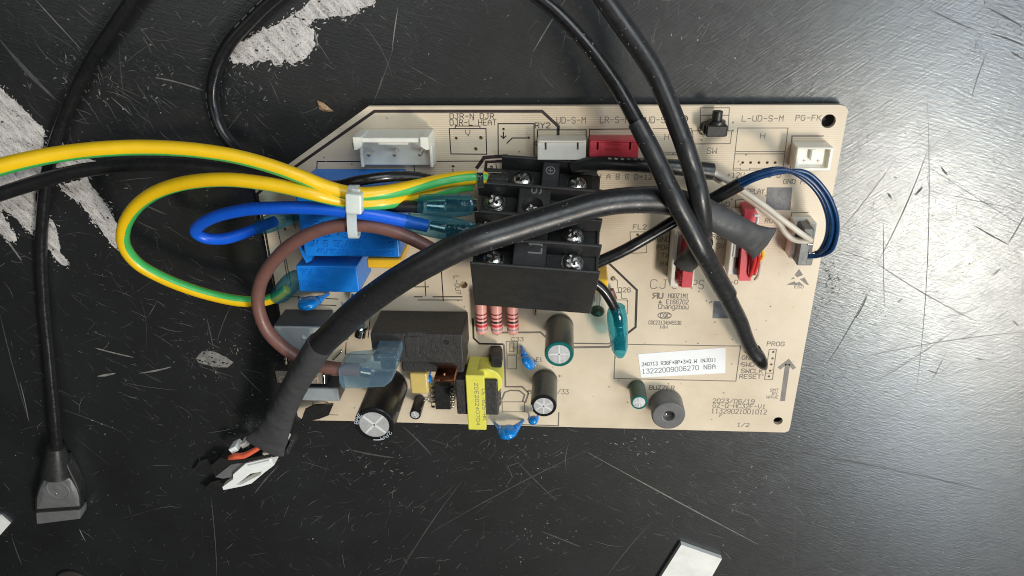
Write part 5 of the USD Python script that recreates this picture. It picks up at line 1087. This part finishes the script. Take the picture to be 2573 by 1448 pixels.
part(FA, 'round_emblem', lathe([(r, -0.5), (r, 0.0), (r * 0.95, 0.16), (r * 0.88, 0.16), (r * 0.82, -0.02), (0.02, -0.02)], (p[0], p[1], 7.12), n=44), 'usb_face', 20)
part(FA, 'emblem_relief', ellipsoid((p[0] + 0.1, p[1] + 0.2, 7.1), (r * 0.34, r * 0.46, 0.16), 0.4, 2), 'usb_face', True)
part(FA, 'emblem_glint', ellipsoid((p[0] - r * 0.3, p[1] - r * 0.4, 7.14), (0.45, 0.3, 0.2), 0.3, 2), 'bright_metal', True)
part(U, 'plug_nose', hullof(np.vstack([ball(x, y, 5.6, 0.3) for x, y in [(93, 1290), (201, 1282), (200, 1302), (95, 1315)]] + [[[*P(x, y, 5.6)[:2], 0.8]] for x, y in [(93, 1290), (201, 1282), (200, 1302), (95, 1315)]])), 'usb_face')

def lint(parent, spec, n, seed):
    q = spline(path(spec), 200); t, s, u = frames(q); r_ = np.random.RandomState(seed); ms = []
    for k in range(n):
        i = r_.randint(0, len(q)); a = math.radians(r_.uniform(20, 160)); d = s[i] * math.cos(a) + u[i] * math.sin(a)
        m = trimesh.creation.icosphere(subdivisions=1); z = r_.uniform(0.05, 0.13); m.apply_scale((z * r_.uniform(.6, 2), z, z)); m.apply_translation(q[i, :3] + d * q[i, 3]); ms.append(m)
    part(parent, 'dust_specks', cat_(*ms), 'dust', True, kind='stuff')
lint(T, [(850, 826, 39.5, 68), (970, 724, 45, 71), (1170, 616, 47, 71), (1290, 577, 42, 70), (1400, 543, 37.5, 68), (1510, 512, 34, 67), (1610, 502, 31, 67)], 60, 1)
lint(A, [(1400, 32, 26, 36), (1480, 118, 28, 37), (1550, 215, 30, 39), (1590, 285, 32, 40)], 16, 2); lint(A, [(1622, 348, 35, 48), (1660, 425, 36, 49), (1690, 488, 38.5, 50), (1720, 545, 38.5, 51), (1760, 622, 38, 50), (1795, 685, 31, 49)], 24, 3)
lint(Bc, [(1510, -15, 23, 51), (1550, 42, 24, 52), (1605, 120, 26, 52), (1650, 195, 28, 51), (1690, 285, 32, 50), (1718, 360, 36, 50)], 30, 4)
# loose bits on the table
single('plastic_strip', prism([P(x, y, 2.0)[:2] for x, y in [(1712, 1369), (1814, 1405), (1760, 1500), (1610, 1530)]], 0.05, 2.0), 'paper', 'white plastic strip end at the lower edge right of the middle', 'strip')
single('plastic_strip', prism([P(x, y, 1.0)[:2] for x, y in [(-60, 1285), (0, 1297), (24, 1318), (0, 1345), (-60, 1380)]], 0.05, 1.0), 'paper', 'white plastic corner poking in at the left edge near the moulded plug', 'strip')
c0 = P(184, 1470, 1.5); single('rubber_disc', lathe([(7.4, 0), (7.8, 0.4), (7.8, 1.2), (7.3, 1.6), (0.02, 1.6)], (c0[0], c0[1], 0.02), n=48), 'hole', 'dull black rubber disc cut off by the lower edge below the moulded plug', 'disc')
cr = hullof([P(x, y, z) for x, y, z in [(796, 252, 0.1), (812, 258, 1.0), (824, 268, 1.4), (836, 278, 0.6), (840, 281, 0.1), (812, 281, 0.1), (802, 274, 0.1), (800, 262, 0.9), (818, 276, 1.2)]])
m = m3.Manifold(m3.Mesh(np.asarray(cr.vertices, np.float32), np.asarray(cr.faces, np.uint32))).refine_to_length(0.35).to_mesh(); v = np.array(m.vert_properties[:, :3]); v[:, 2] += (meshkit.fbm(v * 1.6, 3, 5) - 0.5) * 0.7
single('crumb', trimesh.Trimesh(v, m.tri_verts, process=False), 'crumb', 'rough brown and white crumb on the table above the cut board corner', 'crumb', True)
